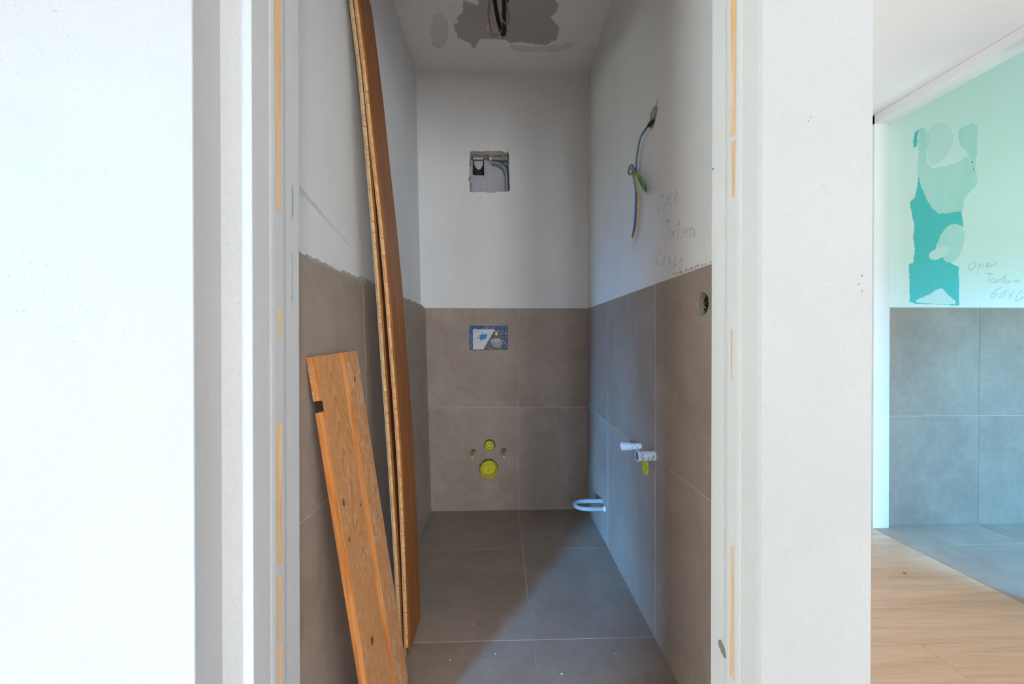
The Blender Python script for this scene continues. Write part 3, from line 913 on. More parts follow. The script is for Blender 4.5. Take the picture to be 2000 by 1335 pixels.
# ---- bathroom beyond
YBB = 2.149
wb = structure(mk('wall_bath', *box(2.10, 4.35, YBB + 0.004, 2.30, -0.1, 2.75), 'bath_wall'))
mk('grout_bed', *box(2.13, 4.32, YBB + 0.0022, YBB + 0.0039, 0, 1.209), 'grout', wb)
bxx = [2.063, 2.664, 3.265, 3.866, 4.3]
for i in range(4):
    for k in range(2):
        x0, x1, z0, z1 = max(2.1305, bxx[i] + J), bxx[i + 1] - J, (0.0, 0.608)[k] + J, (0.608, 1.2095)[k] - J
        mk('tile', *slab([(x0, YBB, z0), (x1, YBB, z0), (x1, YBB, z1), (x0, YBB, z1)], (0, -1, 0), 0.0035), 'tile', wb)
for nm, po, mt, th, am in (('thin_filler', MINT, 'mint', 0.0006, 0.006), ('thin_filler', MINT2, 'mint', 0.0006, 0.006), ('bare_board', TEAL, 'teal', 0.0010, 0.0025),
                           ('bare_board', TEAL2, 'teal', 0.0010, 0.003), ('white_filler', FILL1, 'mint_pale', 0.0013, 0.003), ('white_filler', FILL2, 'mint', 0.0014, 0.0015),
                           ('white_filler', FILL3, 'mint_pale', 0.0014, 0.002), ('white_filler', FILL4, 'mint_pale', 0.0018, 0.0015)):
    pp = smooth_poly(po, 3) if mt != 'teal' else po
    mk(nm, *prism(jag(pp, am, 0.009), lambda p, k: (p[0], YBB + 0.005 if k == 0 else YBB + 0.004 - th, p[1])), mt, wb)
mb = MB()
for s in HAND_BATH:
    ribbon_mesh(mb, [(a, YBB + 0.004, b) for a, b in s], (0, -1, 0), 0.0029, 0.0004)
tag(mb.make('handwriting', 'ink_pale', wb, fixn=False), 'faint pencil words Open Tortora 60x60', kind='stuff')
structure(mk('wall_bath_side', *box(4.30, 4.40, 0.15, 2.30, -0.1, 2.75), 'bath_wall'))
structure(mk('wall_bath_window', *box(2.13, 2.60, 0.18, 0.30, -0.1, 2.75), 'bath_wall'))
structure(mk('wall_bath_window', *box(3.90, 4.30, 0.18, 0.30, -0.1, 2.75), 'bath_wall'))
structure(mk('wall_bath_window', *box(2.60, 3.90, 0.18, 0.30, 2.0, 2.75), 'bath_wall'))
structure(mk('wall_bath_window', *box(2.60, 3.90, 0.18, 0.30, -0.1, 0.65), 'bath_wall'))
structure(mk('ceiling', *box(2.13, 4.35, 0.18, 2.30, 2.65, 2.75), 'ceiling_hall'))
structure(mk('wall_bath_inner', *box(2.1301, 2.14, 0.30, 1.46, -0.1, 2.66), 'bath_wall'))
structure(mk('wall_bath_inner', *box(2.09, 2.13, 0.30, 2.20, 2.2541, 2.66), 'bath_wall'))

# ================================================================== THE THINGS
# ---- tall pair of engineered floor boards leaning on the left wall
ZK = [0.0, 0.264, 0.50, 0.734, 0.968, 1.202, 1.435, 1.667, 1.899, 2.130, 2.28]
FRONT = [-0.2945, -0.3027, -0.312, -0.3246, -0.3415, -0.3583, -0.3792, -0.4041, -0.4275, -0.4551, -0.4735]
BACK_ = [-0.3120, -0.3255, -0.3390, -0.3540, -0.3697, -0.3855, -0.4026, -0.4213, -0.4422, -0.4697, -0.4848]


def curve_x(tab, z):
    for i in range(len(ZK) - 1):
        if z <= ZK[i + 1] or i == len(ZK) - 2:
            break
    a, b = tab[max(i - 1, 0)], tab[min(i + 2, len(ZK) - 1)]
    za, zb = ZK[max(i - 1, 0)], ZK[min(i + 2, len(ZK) - 1)]
    z0, z1, x0, x1 = ZK[i], ZK[i + 1], tab[i], tab[i + 1]
    h = z1 - z0
    m0, m1 = (x1 - a) / (z1 - za), (b - x0) / (zb - z0)
    t = (z - z0) / h
    return (2 * t ** 3 - 3 * t ** 2 + 1) * x0 + (t ** 3 - 2 * t ** 2 + t) * h * m0 + (-2 * t ** 3 + 3 * t ** 2) * x1 + (t ** 3 - t ** 2) * h * m1


def layer(tab, xo0, xo1, y0, y1, zs):
    """a strip that follows the bow of the board; xo = depth range behind the walking face"""
    v, f = [], []
    for z in zs:
        x = curve_x(tab, z)
        v += [(x - xo1, y0, z), (x - xo0, y0, z), (x - xo0, y1, z), (x - xo1, y1, z)]
    n = len(zs)
    for i in range(n - 1):
        a, b = i * 4, i * 4 + 4
        for k in range(4):
            f.append((a + k, a + (k + 1) % 4, b + (k + 1) % 4, b + k))
    f.append((3, 2, 1, 0))
    f.append(tuple((n - 1) * 4 + k for k in range(4)))
    return v, f


def floor_board(tab, y0, label, coremat, z1=2.272, pitch_=0.0375, seed=1):
    rnd = random.Random(seed)
    t = thing('floor_board', (tab[0], y0 + 0.09, 0), label, 'floorboard', 'tall engineered floorboards leaning together')
    zs = [0.0 + z1 * i / 44 for i in range(45)]
    v, f = layer(tab, 0, 0.0042, y0, y0 + 0.175, zs)
    # far upper corner sawn off
    v = [(a, b, c - (0.014 if (b > y0 + 0.1 and c > z1 - 0.02) else 0)) for a, b, c in v]
    mk('wear_layer', v, f, 'wear', t)
    z = [0.012 + (z1 - 0.012) * i / 44 for i in range(45)]
    mk('backing_veneer', *layer(tab, 0.0120, 0.0140, y0 - 0.014, y0 + 0.165, [max(q, 0.0) if i else 0.0 for i, q in enumerate(z)]), 'lip', t)
    mk('glue_core', *layer(tab, 0.0042, 0.0118, y0 - 0.002, y0 + 0.165, z), 'glue', t)
    zz = 0.028
    while zz < z1 - 0.01:
        h = pitch_ * rnd.uniform(0.86, 1.14)
        ze = min(zz + h, z1 - 0.004)
        gap = rnd.choice((0.0004, 0.0006, 0.0010, 0.0016))
        dy = rnd.uniform(-0.0012, 0.0008)
        mk('core_slat', *layer(tab, 0.0044, 0.0116, y0 - 0.007 + dy, y0 + 0.12, [zz, ze - gap]), coremat, t)
        zz = ze
    return t


floor_board(FRONT, 1.318, 'tall brown wooden floorboard, front one of the leaning pair, broad face showing', 'core', seed=3)
floor_board(BACK_, 1.316, 'tall wooden floorboard behind the other, only its layered edge showing', 'core_b', z1=2.262, seed=5)

# ---- short old pine board in front of them
Lp, Wp, Np = Vector((-0.14327, -0.02337, 0.98941)), Vector((0.03066, 0.99914, 0.02804)), Vector((0.98921, -0.03435, 0.14243))
Lp.normalize()
Wp = (Wp - Lp * Wp.dot(Lp)).normalized()
Np = Wp.cross(Lp)
Rp = Vector((-0.2786, 1.2103, 0.0102))
pine = thing('pine_board', Rp, 'short old pine board with knots and white plaster smears, leaning by the doorway', 'wooden board')
pine.rotation_euler = Matrix(((Wp.x, Lp.x, Np.x), (Wp.y, Lp.y, Np.y), (Wp.z, Lp.z, Np.z))).to_euler()
w, t_, ln = 0.2424, 0.0214, 0.998


def local_mesh(name, v, f, mats, fm, parent, smooth=False):
    me = bpy.data.meshes.new(name)
    me.from_pydata([tuple(q) for q in v], [], f)
    for m in mats:
        me.materials.append(M[m])
    bm = bmesh.new()
    bm.from_mesh(me)
    bmesh.ops.recalc_face_normals(bm, faces=bm.faces)
    bm.to_mesh(me)
    bm.free()
    if fm:
        for pl, k in zip(me.polygons, fm):
            pl.material_index = k
    o = bpy.data.objects.new(name, me)
    COL.objects.link(o)
    o.parent = parent
    return o


# lower (left) boards face with its thick orange edge; a notch is eaten out of the edge by a lost knot
NZ = 40
prof = [(-w, 0.0), (-0.100, -0.0030), (-0.100, -t_), (-w, -t_)]
v, f, fm = [], [], []
ls = [ln * i / NZ for i in range(NZ + 1)]
kn0, kn1 = 0.866, 0.894
ls = sorted(set([l for l in ls if not (kn0 - 0.004 < l < kn1 + 0.004)] + [kn0 + (kn1 - kn0) * i / 18 for i in range(19)]))
for l in ls:
    c = 0.0
    if kn0 < l < kn1:
        c = 0.0185 * math.sqrt(max(0, 1 - ((l - (kn0 + kn1) / 2) / ((kn1 - kn0) / 2)) ** 2))
    for (a, n) in prof:
        q = -t_ + c if (n == -t_ and a == -w) else n
        aa = a + 0.020 * (c / 0.0185) if (a == -w and n == -t_) else a
        v.append((aa, l, q))
m_ = len(ls)
for i in range(m_ - 1):
    for k in range(4):
        f.append((i * 4 + k, i * 4 + (k + 1) % 4, i * 4 + 4 + (k + 1) % 4, i * 4 + 4 + k))
        fm.append(2 if k == 2 and kn0 - 0.001 < ls[i] < kn1 else (0, 1, 0, 1)[k])
f += [(3, 2, 1, 0), tuple((m_ - 1) * 4 + k for k in range(4))]
fm += [0, 0]
local_mesh('lower_face_board', v, f, ['pine_face', 'pine_edge', 'glue'], fm, pine)
# raised third with a fresh bevel on its left side
v, f, fm = [], [], []
for i in range(NZ + 1):
    l = ln * i / NZ
    sp = 0.006 * max(0.0, (l - 0.90) / 0.1)
    jit = random.uniform(-0.0006, 0.0006)
    for (a, n) in ((-0.1035 - sp * 0.5, -0.0032), (-0.0935 - sp * 0.2 + jit, 0.0058), (0.0, 0.003), (0.0, -t_), (-0.0995, -t_)):
        v.append((a, l, n))
for i in range(NZ):
    for k in range(5):
        f.append((i * 5 + k, i * 5 + (k + 1) % 5, i * 5 + 5 + (k + 1) % 5, i * 5 + 5 + k))
        fm.append((1, 0, 1, 0, 1)[k])
f += [(4, 3, 2, 1, 0), tuple(NZ * 5 + k for k in range(5))]
fm += [0, 0]
local_mesh('raised_face_board', v, f, ['pine_raised', 'pine_edge'], fm, pine)
# near-black piece in the notch, its colour holds charred knot and shade together
hp = [(-w + 0.007, (kn0 + kn1) / 2 + 0.0155 * math.cos(PI * k / 12), -t_ + 0.0175 * math.sin(PI * k / 12)) for k in range(13)]
hp2 = [(p[0] + 0.014, p[1], p[2]) for p in hp]
local_mesh('knot_hole', hp + hp2, [(k, (k + 1) % 13, 13 + (k + 1) % 13, 13 + k) for k in range(13)] + [tuple(range(13)), tuple(range(13, 26))], ['char_shade'], None, pine)
# white plaster crumbs stuck on the edge near the top
mb = MB()
rn = random.Random(4)
for _ in range(170):
    l = ln - 0.001 - 0.135 * rn.random() ** 0.8
    if kn0 - 0.002 < l < kn1 + 0.002:
        continue
    n = -t_ + 0.013 * rn.random() ** 1.8
    r = rn.uniform(0.0003, 0.0009) * (1.6 if rn.random() < 0.08 else 1)
    lump(mb, (-w, l, n), r, r, r, rn)
o = local_mesh('plaster_crumbs', mb.v, mb.f, ['crumb'], None, pine)
o['kind'] = 'stuff'

# ---- cover card of the flush plate opening
card = thing('flush_plate_cover', ((PAN[0] + PAN[1]) / 2, YB + 0.02, PAN[2]), 'scuffed blue framed card with a toilet drawing, set in the wall tiles', 'cover plate')
x0, x1, z0, z1 = PAN[0] + 0.002, PAN[1] - 0.002, PAN[2] + 0.002, PAN[3] - 0.002
yc = YB + 0.006
cx0, cx1, cz0, cz1 = -0.1617, 0.0225, 0.9725, 1.094
mb = MB()
mb.box(x0, cx0, yc - 0.003, yc + 0.03, z0, z1)
mb.box(cx1, x1, yc - 0.003, yc + 0.03, z0, z1)
mb.box(cx0, cx1, yc - 0.003, yc + 0.03, cz1, z1)
mb.make('blue_frame', 'card_blue', card)
mk('dark_panel', *box(cx0, cx1, yc, yc + 0.02, z0, cz1), 'card_grey', card)


def flat(name, poly, y, mat, parent, th=0.0006, **kw):
    return mk(name, *prism(poly, lambda p, k: (p[0], y + th if k == 0 else y, p[1])), mat, parent, **kw)


flat('white_panel', [(cx0, 0.9722), (-0.1004, 0.9722), (-0.0298, cz1 - 0.0005), (cx0, cz1 - 0.0005)], yc - 0.0008, 'card_white', card)
flat('bowl_drawing', BOWL, yc - 0.0009, 'card_bowl_dark', card)
flat('lid_drawing', [BOWL[0], BOWL[1], BOWL[2], BOWL[3], (-0.0150, 1.0135), (-0.0420, 1.0170)], yc - 0.0015, 'card_bowl', card)
flat('blue_square', BLUESQ, yc - 0.0016, 'card_sky', card)
for (dx, dz, s) in ((-0.1065, 1.0715, 0.005), (-0.1333, 1.0415, 0.005), (-0.1065, 1.0285, 0.004), (-0.0765, 1.0575, 0.003)):
    flat('black_diamond', [(dx - s, dz), (dx, dz - s), (dx + s, dz), (dx, dz + s)], yc - 0.0016, 'black', card)
flat('pale_smudge', jag(disc_poly(-0.0205, 1.066, 0.009, 9), 0.002, 0.004), yc - 0.0016, 'crumb', card)


def lettering(text, size, loc, mat, parent, squash=1.0):
    cu = bpy.data.curves.new('lettering', 'FONT')
    cu.body = text
    cu.size = size
    cu.resolution_u = 2
    o = bpy.data.objects.new('lettering', cu)
    COL.objects.link(o)
    bpy.context.view_layer.update()
    me = bpy.data.meshes.new_from_object(o.evaluated_get(bpy.context.evaluated_depsgraph_get()))
    bpy.data.objects.remove(o)
    vv = [(loc[0] + q.co.x * squash, loc[1], loc[2] + q.co.y) for q in me.vertices]
    ff = [tuple(p.vertices) for p in me.polygons]
    bpy.data.meshes.remove(me)
    r = mk('lettering', vv, ff, mat, parent, fixn=False)
    r['kind'] = 'stuff'
    return r


lettering('SIGMA', 0.0125, (-0.1585, yc - 0.0014, 1.0755), 'card_text', card, 0.93)
lettering('\u25a0 GEBERIT' if False else 'GEBERIT', 0.0092, (-0.0225, yc - 0.0006, 1.0780), 'card_bowl', card, 0.92)
flat('white_mark', [(-0.0302, 1.0780), (-0.0252, 1.0780), (-0.0252, 1.0845), (-0.0302, 1.0845)], yc - 0.0010, 'crumb', card)

# ---- yellow caps of the flush and waste pipes
def cap(name, c, r, out, deep, rim, label, cat='pipe cap', grp=None, knob=False):
    x, z = c
    t = thing(name, (x, YB, z - r), label, cat)
    prof = [(-0.05, r * 0.93), (out - 0.002, r), (out, r * 0.985), (out, r - rim), (out - 0.003, r - rim - 0.001)]
    if knob:
        prof += [(out - 0.011, r * 0.80), (out - 0.011, r * 0.62), (out - 0.013, r * 0.60)]
    prof += [(out - deep, r * (0.54 if knob else 0.74)), (out - deep, 0.0)]
    mk('cap_body', *lathe((x, YB, z), (0, -1, 0), prof, 36), 'yellow', t, smooth=False)
    return t


c1 = cap('pipe_plug', CAPS[0][:2], 0.0295, 0.010, 0.026, 0.0025, 'small round yellow pipe cap, above the larger yellow cap', knob=True)
mk('plaster_dust', *lathe((CAPS[0][0], YB + 0.0165, CAPS[0][1] - 0.008), (0, -1, 0), [(0, 0.007), (0.002, 0.006), (0.003, 0.002)], 9), 'crumb', c1)
c2 = cap('pipe_plug', CAPS[1][:2], 0.0535, 0.014, 0.034, 0.003, 'large round yellow waste pipe cap low on the tiled back wall')
mb = MB()
rn = random.Random(2)
for _ in range(16):
    a = -PI / 2 + rn.uniform(-0.9, 0.9)
    rr = rn.uniform(0.033, 0.040)
    s = rn.uniform(0.002, 0.0045)
    x, z = CAPS[1][0] + rr * math.cos(a), CAPS[1][1] + rr * math.sin(a)
    lump(mb, (x, YB + 0.0185, z), s * 1.4, 0.004, s, rn)
tag(mb.make('plaster_crumbs', 'crumb', c2), kind='stuff')

# ---- threaded rods of the toilet fixing
for (x, z), lab in zip(RODS, ('yellow sleeved threaded rod left of the pipe caps', 'yellow sleeved threaded rod right of the pipe caps')):
    t = thing('threaded_rod', (x, YB, z - 0.006), lab, 'threaded rod', 'fixing rods beside the pipe caps')
    mk('yellow_sleeve', *lathe((x, YB + 0.03, z), (0, -1, 0), [(0, 0.0058), (0.155, 0.0058), (0.157, 0.0052)], 14), 'yellow', t, smooth=False)
    mk('steel_tip', *lathe((x, YB - 0.127, z), (0, -1, 0), [(0, 0.005), (0.013, 0.005), (0.015, 0.004)], 12), 'white_tape', t)

# ---- the recessed housing in the back wall
hs = thing('fan_housing', (-0.06, YB + 0.09, 1.92), 'plaster splashed grey recessed housing in the back wall niche', 'housing')
yb_ = YB + 0.090
mk('back_panel', *box(-0.176, 0.053, yb_, yb_ + 0.004, 1.918, 2.166), 'housing', hs)
mk('top_shade', *box(-0.176, 0.053, yb_ - 0.05, yb_ - 0.001, 2.150, 2.153), 'grey_plastic', hs)
# curved shell at the upper right
n_ = 14
po = []
for i in range(n_ + 1):
    a = PI / 2 * (1 - i / n_)
    po.append((-0.046 + 0.093 * math.cos(a), 2.030 + 0.093 * math.sin(a)))
pi_ = [(-0.046 + (p[0] + 0.046) * 0.90, 2.030 + (p[1] - 2.030) * 0.90) for p in po]
mk('curved_rim', *prism([(p[0], p[1]) for p in po] + [(0.047, 1.925), (0.0377, 1.925)] + pi_[::-1], lambda p, k: (p[0], yb_ - 0.050 if k == 0 else yb_ - 0.0005, p[1])), 'grey_plastic', hs)
mk('support_bar', *box(-0.045, 0.050, yb_ - 0.042, yb_ - 0.022, 2.134, 2.153), 'steel', hs)
mk('connector_block', *box(-0.064, -0.048, yb_ - 0.044, yb_ - 0.001, 2.136, 2.152), 'white_tape', hs)
mb = MB()
bx0, bx1, bz0, bz1 = -0.163, -0.0975, 2.056, 2.135
mb.box(bx0, bx1, yb_ - 0.03, yb_ - 0.0005, bz1 - 0.006, bz1)
mb.box(bx0, bx1, yb_ - 0.03, yb_ - 0.0005, bz0, bz0 + 0.020)
mb.box(bx0, bx0 + 0.006, yb_ - 0.03, yb_ - 0.0005, bz0, bz1)
mb.box(bx1 - 0.006, bx1, yb_ - 0.03, yb_ - 0.0005, bz0, bz1)
mb.box(bx0, bx1, yb_ - 0.012, yb_ - 0.0005, bz0, bz1)
mb.make('black_outlet', 'black', hs)
flat('grey_flap', [(-0.157, 2.130), (-0.104, 2.130), (-0.103, 2.112), (-0.112, 2.092), (-0.122, 2.078), (-0.138, 2.078), (-0.150, 2.094), (-0.158, 2.112)], yb_ - 0.034, 'housing', hs, 0.014)
mk('white_block', *box(-0.1625, -0.103, yb_ - 0.035, yb_ - 0.0005, 2.139, 2.166), 'pipe_b', hs)
mk('blue_cable', *tube(catmull([(-0.005, yb_ - 0.02, 2.124), (0.015, yb_ - 0.03, 2.121), (0.035, yb_ - 0.03, 2.108), (0.051, yb_ - 0.025, 2.098)]), 0.0035, 8), 'wire_blue', hs, smooth=True)
mk('grey_cable', *tube(catmull([(0.012, yb_ - 0.02, 2.117), (0.030, yb_ - 0.032, 2.100), (0.044, yb_ - 0.032, 2.080), (0.052, yb_ - 0.02, 2.07)]), 0.003, 8), 'grey_plastic', hs, smooth=True)

# ---- wires hanging out of the right wall
wb_ = thing('wire_bundle', (0.515, 1.46, 1.40), 'knotted blue and yellow electric wires hanging from the right wall', 'wires')
wall_x = XR + 0.005


def hang(pts, off):
    return catmull([(x + off[0], y + off[1], z + off[2]) for x, y, z in pts], 6)


A_ = [(0.538, 1.392, 1.787), (0.527, 1.404, 1.790), (0.515, 1.420, 1.774), (0.51, 1.4438, 1.7568), (0.508, 1.4642, 1.7206), (0.508, 1.4826, 1.6735), (0.508, 1.4738, 1.6534)]
B_ = [(0.54, 1.394, 1.789), (0.529, 1.408, 1.791), (0.516, 1.430, 1.776), (0.512, 1.4595, 1.7647), (0.51, 1.4803, 1.7281), (0.508, 1.4915, 1.6774), (0.508, 1.4864, 1.6523)]
LP1 = [(0.504, 1.4738, 1.6534), (0.500, 1.5054, 1.6911), (0.500, 1.5354, 1.6956), (0.502, 1.5487, 1.6755), (0.506, 1.5064, 1.660), (0.508, 1.4433, 1.6232), (0.508, 1.4003, 1.5814), (0.508, 1.3824, 1.5565), (0.512, 1.3968, 1.5526), (0.514, 1.4196, 1.5685), (0.514, 1.4552, 1.6071), (0.512, 1.4863, 1.6408)]
LP2 = [(0.498, 1.5254, 1.6898), (0.498, 1.4738, 1.657), (0.502, 1.4314, 1.6184), (0.504, 1.3913, 1.582), (0.506, 1.3759, 1.556), (0.512, 1.3912, 1.5518), (0.516, 1.4138, 1.5704), (0.516, 1.4432, 1.6024), (0.514, 1.48, 1.6382)]
TB = [(0.504, 1.5187, 1.680), (0.506, 1.5094, 1.6502), (0.51, 1.4963, 1.5973), (0.51, 1.4961, 1.5324), (0.51, 1.5088, 1.4669), (0.51, 1.5351, 1.4234)]
TPt = [(0.506, 1.5121, 1.676), (0.507, 1.499, 1.6417), (0.512, 1.4861, 1.5892), (0.512, 1.4884, 1.5212), (0.512, 1.501, 1.4646), (0.511, 1.5311, 1.4211)]
TY = [(0.505, 1.5095, 1.6677), (0.506, 1.4888, 1.6246), (0.511, 1.471, 1.5666), (0.512, 1.4683, 1.5147), (0.512, 1.4856, 1.4602), (0.511, 1.5244, 1.4176)]
z3 = (0, 0, 0)
mk('blue_wire', *tube(hang(A_ + LP1, z3), 0.0024, 8), 'wire_blue', wb_, smooth=True)
mk('yellow_wire', *tube(hang(B_ + [(a + 0.002, b + 0.004, c - 0.003) for a, b, c in LP1[1:]], z3), 0.0024, 8), 'wire_yellow', wb_, smooth=True)
mk('violet_wire', *tube(hang([(a + 0.003, b - 0.002, c) for a, b, c in B_] + [(a - 0.001, b - 0.003, c - 0.003) for a, b, c in LP2], z3), 0.0024, 8), 'wire_violet', wb_, smooth=True)
mk('green_wire', *tube(hang(LP2, (-0.003, 0.001, 0.002)), 0.0024, 8), 'wire_green', wb_, smooth=True)
mk('blue_wire', *tube(hang(TB, z3), 0.0024, 8), 'wire_blue', wb_, smooth=True)
mk('violet_wire', *tube(hang(TPt, z3), 0.0024, 8), 'wire_violet', wb_, smooth=True)
mk('yellow_wire', *tube(hang(TY, z3), 0.0024, 8), 'wire_yellow', wb_, smooth=True)
mk('taped_tip', *tube(catmull([(0.511, 1.5297, 1.4221), (0.51, 1.5454, 1.4121), (0.511, 1.5706, 1.393)], 5), 0.0042, 8, True, [0.0045 - 0.003 * i / 10 for i in range(11)]), 'white_tape', wb_, smooth=True)
g_ = [(0.534, 1.3597, 1.828), (0.531, 1.366, 1.812), (0.526, 1.3757, 1.795), (0.522, 1.388, 1.785)]
mk('dirty_tape', *tube(catmull(g_, 4), 0.008, 10, True, [0.003 + 0.0075 * math.sin(PI * min(1, (i + 1) / 11)) for i in range(13)]), 'mortar', wb_, smooth=True)
mk('conduit_end', *tube([(0.532, 1.3757, 1.791), (0.521, 1.392, 1.776)], 0.0072, 10), 'black', wb_)
mk('wall_hole', *prism([(1.352, 1.852), (1.356, 1.83), (1.366, 1.796), (1.39, 1.775), (1.405, 1.772), (1.400, 1.795), (1.38, 1.82), (1.366, 1.84)], lambda p, k: (wall_x + 0.002 if k == 0 else wall_x - 0.0015, p[0], p[1])), 'rawplaster', wb_)

# ---- conduits and wires out of the ceiling
c_a = thing('conduit_loop', (0.0, 1.78, 2.36), 'black conduit hanging from the ceiling in a loop with coloured wires', 'conduit')


def drawn_in(p):
    k = 0.93
    return Vector((p[0] * k, p[1] * k, 1.0285 + (p[2] - 1.0285) * k))


def ck(L, r, n=8):
    P = [drawn_in(p) for p in L]
    for e in (0, -1):
        if L[e][2] >= 2.69:
            q = Vector((P[e].x, P[e].y - 0.004, 2.67))
            P = P + [q] if e else [q] + P
    return tube(catmull(P, 6), r, n)
mk('black_conduit', *ck([(-0.040, 1.915, 2.72), (-0.0248, 1.93, 2.6571), (-0.0182, 1.93, 2.6161), (-0.0066, 1.93, 2.5587), (0.0046, 1.93, 2.5194), (0.0125, 1.928, 2.496), (0.0185, 1.922, 2.489), (0.0230, 1.918, 2.496), (0.0225, 1.918, 2.53), (0.0213, 1.920, 2.5924), (0.0205, 1.922, 2.6414), (0.020, 1.922, 2.72)], 0.0095, 12), 'black', c_a, smooth=True)
mk('blue_wire', *ck([(-0.0439, 1.9, 2.70), (-0.0504, 1.9, 2.623), (-0.0553, 1.9, 2.5824), (-0.0537, 1.9, 2.5532), (-0.0472, 1.9, 2.5144), (-0.0375, 1.9, 2.4855), (-0.0277, 1.9, 2.4711), (-0.0147, 1.9, 2.4689), (0.0, 1.9, 2.4766), (0.0114, 1.902, 2.4963)], 0.0014), 'wire_blue', c_a, smooth=True)
mk('blue_wire', *ck([(-0.0445, 1.902, 2.70), (-0.0425, 1.902, 2.63), (-0.0450, 1.902, 2.57), (-0.050, 1.901, 2.53), (-0.0525, 1.9, 2.515)], 0.0014), 'wire_blue', c_a, smooth=True)
mk('yellow_wire', *ck([(-0.0462, 1.895, 2.70), (-0.0487, 1.895, 2.6027), (-0.0503, 1.895, 2.5703), (-0.0447, 1.895, 2.5365), (-0.039, 1.895, 2.5075), (-0.0277, 1.895, 2.4802), (-0.0147, 1.895, 2.4708), (0.0, 1.895, 2.472), (0.0107, 1.90, 2.4928)], 0.0014), 'wire_yellow', c_a, smooth=True)
mk('pink_wire', *ck([(-0.0505, 1.893, 2.70), (-0.0510, 1.893, 2.6252), (-0.0487, 1.893, 2.5768), (-0.0471, 1.893, 2.5348), (-0.0463, 1.893, 2.496), (-0.0406, 1.893, 2.4606), (-0.0309, 1.893, 2.4503), (-0.0179, 1.893, 2.4571), (-0.0009, 1.896, 2.4717)], 0.0013), 'wire_red', c_a, smooth=True)
mk('green_wire', *ck([(-0.0405, 1.9, 2.70), (-0.0423, 1.9, 2.6313), (-0.0426, 1.9, 2.5989), (-0.043, 1.9, 2.5681)], 0.0015), 'wire_green', c_a, smooth=True)
mk('white_sleeve', *ck([(-0.043, 1.9, 2.5681), (-0.044, 1.9, 2.5502), (-0.0453, 1.9, 2.534)], 0.0018), 'white_tape', c_a, smooth=True)
mk('white_sleeve', *ck([(-0.0513, 1.9, 2.5208), (-0.0554, 1.9, 2.5061), (-0.0578, 1.9, 2.4898)], 0.0022), 'white_tape', c_a, smooth=True)
def ck_near(L, r, n=8):
    return ck([(x, y - 0.016, z) for x, y, z in L], r, n)


c_b = thing('conduit_stub', (0.028, 1.74, 2.38), 'short black conduit end on the ceiling beside the hanging loop', 'conduit')
mk('black_conduit', *ck_near([(0.0315, 1.893, 2.72), (0.0315, 1.890, 2.66), (0.0305, 1.888, 2.604)], 0.0105, 12), 'black', c_b, smooth=True)
mk('blue_wire', *ck_near([(0.0279, 1.885, 2.6111), (0.0291, 1.883, 2.5754), (0.0372, 1.883, 2.5514), (0.0436, 1.883, 2.5242), (0.0404, 1.883, 2.5048), (0.0323, 1.883, 2.5013), (0.021, 1.883, 2.5075), (0.0113, 1.885, 2.525), (0.0064, 1.888, 2.5475), (0.0064, 1.895, 2.5587)], 0.0015), 'wire_blue', c_b, smooth=True)
mk('green_wire', *ck_near([(0.0285, 1.882, 2.6086), (0.0339, 1.880, 2.5763), (0.0412, 1.880, 2.5539), (0.046, 1.880, 2.5251), (0.0444, 1.880, 2.5025), (0.0371, 1.880, 2.4943)], 0.0014), 'wire_green', c_b, smooth=True)
mk('yellow_wire', *ck_near([(0.030, 1.884, 2.605), (0.0395, 1.878, 2.5474), (0.0427, 1.878, 2.5202), (0.0395, 1.878, 2.4944), (0.0306, 1.878, 2.4926), (0.0193, 1.878, 2.5004), (0.0104, 1.88, 2.5146)], 0.0013), 'wire_yellow', c_b, smooth=True)
mk('pink_wire', *ck_near([(0.0315, 1.886, 2.604), (0.0354, 1.876, 2.5441), (0.0403, 1.876, 2.5186), (0.0411, 1.876, 2.4961), (0.0354, 1.876, 2.4863), (0.0257, 1.876, 2.4869), (0.0161, 1.876, 2.4971), (0.008, 1.88, 2.5114)], 0.0013), 'wire_red', c_b, smooth=True)

# ---- water and waste connections on the right wall
p1 = thing('pipe_stub', (XR, 1.501, 0.618), 'thin white pipe stub with red splashes on the right wall tiles', 'pipe')
mk('outer_sleeve', *lathe((XR, 1.501, 0.6266), (-1, 0, 0), [(-0.004, 0.0125), (0.040, 0.0125), (0.0405, 0.0115)], 22), 'pipe_b', p1)
mk('end_fitting', *lathe((XR - 0.038, 1.501, 0.6266), (-1, 0, 0), [(0, 0.0140), (0.0010, 0.0148), (0.034, 0.0148), (0.035, 0.0142), (0.035, 0.0108), (0.022, 0.0105), (0.022, 0.0)], 24), 'pipe_a', p1)
p2 = thing('pipe_sleeve', (XR, 1.3515, 0.612), 'wide white pipe sleeve with dark splashes, nearest on the right wall', 'pipe')
mk('sleeve', *lathe((XR, 1.3635, 0.630), (-1, 0, 0), [(-0.004, 0.0168), (0.052, 0.0170), (0.058, 0.0192), (0.062, 0.0192), (0.062, 0.0165), (0.050, 0.0145)], 26), 'pipe_b', p2)
mk('blue_lining', *lathe((XR - 0.0485, 1.3635, 0.630), (-1, 0, 0), [(0, 0.0), (0.0005, 0.0143), (0.012, 0.0150)], 24), plain('grey_blue_lining', (0.06, 0.13, 0.22), 0.5), p2)
yc_ = thing('wall_plug_cap', (XR, 1.4526, 0.545), 'small oval yellow cap on the tiles under the wide white pipe', 'pipe cap')
mk('cap_disc', *lathe((XR + 0.001, 1.4445, 0.5655), (-1, 0, 0), [(0, 0.0270), (0.004, 0.0270), (0.0065, 0.0245), (0.0068, 0.0)], 30), 'yellow', yc_)

